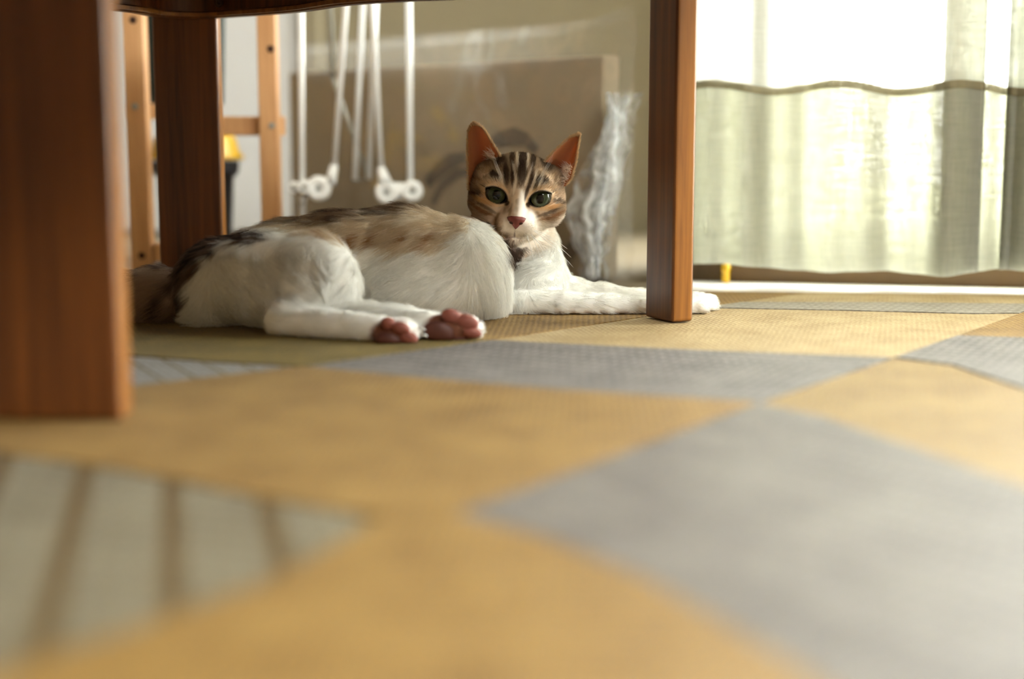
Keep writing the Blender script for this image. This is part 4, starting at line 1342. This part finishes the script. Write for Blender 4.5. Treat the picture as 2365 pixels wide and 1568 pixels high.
for (x, y, Y) in ((972, 757, 1.096), (977, 772, 1.094), (1108, 742, 1.112), (1112, 762, 1.110), (1104, 776, 1.112)):
    a = at(x - 6, y, Y); b = at(x + 6, y + 2, Y - .001); c = at(x + 11, y + 6, Y - .001); c.z = max(c.z, RUGZ + .002)
    tube('claw', [a, b, c], [.0011, .0008, .0002], M['white_plastic'], cat, 8)

# ---- whiskers
wkm = plain('whisker', (246, 246, 244), .4, .0)
for sx in (-1, 1):
    for k in range(7):
        r0 = hp(sx * (24 + 3 * (k % 3)), -64 - 5 * (k // 3), 44)
        ang = -10 - 9 * k + random.uniform(-4, 4)
        Lw = random.uniform(90, 150)
        pts = []
        for t in np.linspace(0, 1, 8):
            uu = sx * (24 + 3 * (k % 3) + Lw * t * math.cos(math.radians(ang)))
            vv = -64 - 5 * (k // 3) + Lw * t * math.sin(math.radians(ang)) - 26 * t * t
            pts.append(hp(uu, vv, 44 - 40 * t))
        tube('whisker', pts, list(np.linspace(.00030, .00009, 8)), wkm, cat, 5)
    for k in range(3):
        pts = [hp(sx * (40 + 30 * t), 30 + 62 * t + 6 * k, 24 + 10 * t) for t in np.linspace(0, 1, 6)]
        tube('whisker', pts, list(np.linspace(.00015, .00004, 6)), wkm, cat, 5)

# ---- fur
NF = 150000
n1 = np.cross(V[Q[:, 1]] - V[Q[:, 0]], V[Q[:, 2]] - V[Q[:, 0]]); n2 = np.cross(V[Q[:, 2]] - V[Q[:, 0]], V[Q[:, 3]] - V[Q[:, 0]])
ar = np.linalg.norm(n1, axis=1) + np.linalg.norm(n2, axis=1)
cq = V[Q].mean(1)
hm_q = head_mask(cq)
wgt = ar * (1 + 2.2 * hm_q) * (cq[:, 2] > RUGZ + .0012)
fi = RNG.choice(len(Q), NF, p=wgt / wgt.sum())
a, b = RNG.random(NF)[:, None], RNG.random(NF)[:, None]
P0 = (V[Q[fi, 0]] * (1 - a) + V[Q[fi, 1]] * a) * (1 - b) + (V[Q[fi, 3]] * (1 - a) + V[Q[fi, 2]] * a) * b
NN = (VN[Q[fi, 0]] + VN[Q[fi, 2]]) * .5; NN /= np.linalg.norm(NN, axis=1, keepdims=True) + 1e-9
px, py = proj(P0)
hm = head_mask(P0)
L = (P0 - HO) @ HR / HS
# flow directions
flow = np.tile(np.array([-.75, -.15, -.45]), (NF, 1))
leg_f = sm(1190, 1250, px) * sm(620, 660, py) * (1 - hm)
flow = flow * (1 - leg_f[:, None]) + np.array([.9, -.1, -.2]) * leg_f[:, None]
hind = (sm(700, 735, py) * (px > 600) * (px < 1140) * (P0[:, 1] < 1.19))
flow = flow * (1 - hind[:, None]) + np.array([.9, -.1, 0]) * hind[:, None]
thigh = (sm(820, 700, px) * sm(430, 520, px) * sm(540, 600, py) * (P0[:, 1] < 1.2)) * (1 - hind)
flow = flow * (1 - thigh[:, None]) + np.array([.55, -.1, -.45]) * thigh[:, None]
chest = sm(1040, 1110, px) * (px < 1200) * (1 - hm)
flow = flow * (1 - chest[:, None]) + np.array([.25, -.1, -.8]) * chest[:, None]
rad = P0 - hp(0, -58, 60)
rad = rad / (np.linalg.norm(rad, axis=1, keepdims=True) + 1e-9)
flow = flow * (1 - hm[:, None]) + rad * hm[:, None]
flow = flow - NN * (flow * NN).sum(1, keepdims=True)
flow /= np.linalg.norm(flow, axis=1, keepdims=True) + 1e-9
clump = np.stack([hash_noise(P0, 170, s) - .5 for s in (21, 22, 23)], 1)
length = .0105 * np.ones(NF)
length = np.where(px < 430, .0100, length)
length = length * (1 - leg_f) + .0050 * leg_f
length = length * (1 - hind) + .0042 * hind
face = hm * np.clip(1 - np.hypot(L[:, 0] / 95, (L[:, 1] + 25) / 95), 0, 1)
length = length * (1 - hm) + (.0062 - .0045 * np.clip(face * 1.5, 0, 1)) * hm
length *= RNG.uniform(.7, 1.2, NF)
lift = np.where(hm > .5, .28, .42)
D = flow * 1.0 + NN * lift[:, None] + clump * np.where(hm > .5, .25, .7)[:, None] + RNG.normal(0, .10, (NF, 3))
D /= np.linalg.norm(D, axis=1, keepdims=True)
# where no fur grows: eyes, nose, pads
keep = np.ones(NF, bool)
for sx, (eu, ev, tilt) in EYES.items():
    t = math.radians(-tilt)
    aa = (L[:, 0] - eu) * math.cos(t) + (L[:, 1] - ev) * math.sin(t); bb = -(L[:, 0] - eu) * math.sin(t) + (L[:, 1] - ev) * math.cos(t)
    keep &= ~((np.hypot(aa / (EYE_A + 3), bb / (EYE_B + 4)) < 1) & (hm > .5) & (L[:, 2] > -40))
keep &= ~((np.hypot(L[:, 0] / 22, (L[:, 1] - NV + 1) / 17) < 1) & (L[:, 2] > 25))
for (x, y, Y, ru, rv, rw, mt) in PADS:
    keep &= ~((np.hypot((px - x) / (ru * .95), (py - y) / (rv * .95)) < 1) & (P0[:, 1] < Y + .012))
P0, D, NN, flow, length = P0[keep], D[keep], NN[keep], flow[keep], length[keep]
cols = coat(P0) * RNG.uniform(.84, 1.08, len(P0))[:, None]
roots = np.array([f[0] for f in fur_roots]); dirs = np.array([f[1] for f in fur_roots]); lens_ = np.array([f[2] for f in fur_roots]); ecol = np.array([f[3] for f in fur_roots])
P0 = np.concatenate([P0, roots]); D = np.concatenate([D, dirs]); length = np.concatenate([length, lens_ * RNG.uniform(.6, 1.1, len(lens_))])
flow = np.concatenate([flow, dirs]); NN = np.concatenate([NN, dirs * 0]); cols = np.concatenate([cols, ecol])
n = len(P0)
K = 4
pos = np.zeros((n, K, 3), np.float32); rads = np.zeros((n, K), np.float32)
for k in range(K):
    t = k / (K - 1)
    pos[:, k] = P0 - NN * .0004 + D * (length * t)[:, None] + (flow - NN * .5 - np.array([0, 0, .25])) * (length * .30 * t * t)[:, None]
    rads[:, k] = .00017 * (1 - t * .75)
pos[:, :, 2] = np.maximum(pos[:, :, 2], RUGZ + .0003)
hc = bpy.data.hair_curves.new('fur')
hc.add_curves([K] * n)
hc.attributes['position'].data.foreach_set('vector', pos.ravel())
ra = hc.attributes.get('radius') or hc.attributes.new('radius', 'FLOAT', 'POINT')
ra.data.foreach_set('value', rads.ravel())
ca_ = hc.attributes.new('fur_color', 'FLOAT_COLOR', 'CURVE')
ca_.data.foreach_set('color', np.concatenate([np.clip(cols, 0, 1), np.ones((n, 1))], 1).astype(np.float32).ravel())
fum, funt, fup = new_mat('cat_fur')
funt.nodes.remove(fup)
fa = N(funt, 'ShaderNodeAttribute', attribute_name='fur_color')
fd_ = N(funt, 'ShaderNodeBsdfDiffuse'); ftl = N(funt, 'ShaderNodeBsdfTranslucent')
fmx = N(funt, 'ShaderNodeMixShader'); fmx.inputs[0].default_value = .4
funt.links.new(fa.outputs['Color'], fd_.inputs[0]); funt.links.new(fa.outputs['Color'], ftl.inputs[0])
funt.links.new(fd_.outputs[0], fmx.inputs[1]); funt.links.new(ftl.outputs[0], fmx.inputs[2])
funt.links.new(fmx.outputs[0], funt.nodes['Material Output'].inputs[0])
fo = bpy.data.objects.new('fur', hc); COL.objects.link(fo); hc.materials.append(fum)
fo.parent = cat; fo.matrix_parent_inverse = Matrix.Translation(cat.location).inverted()
fo['kind'] = 'stuff'
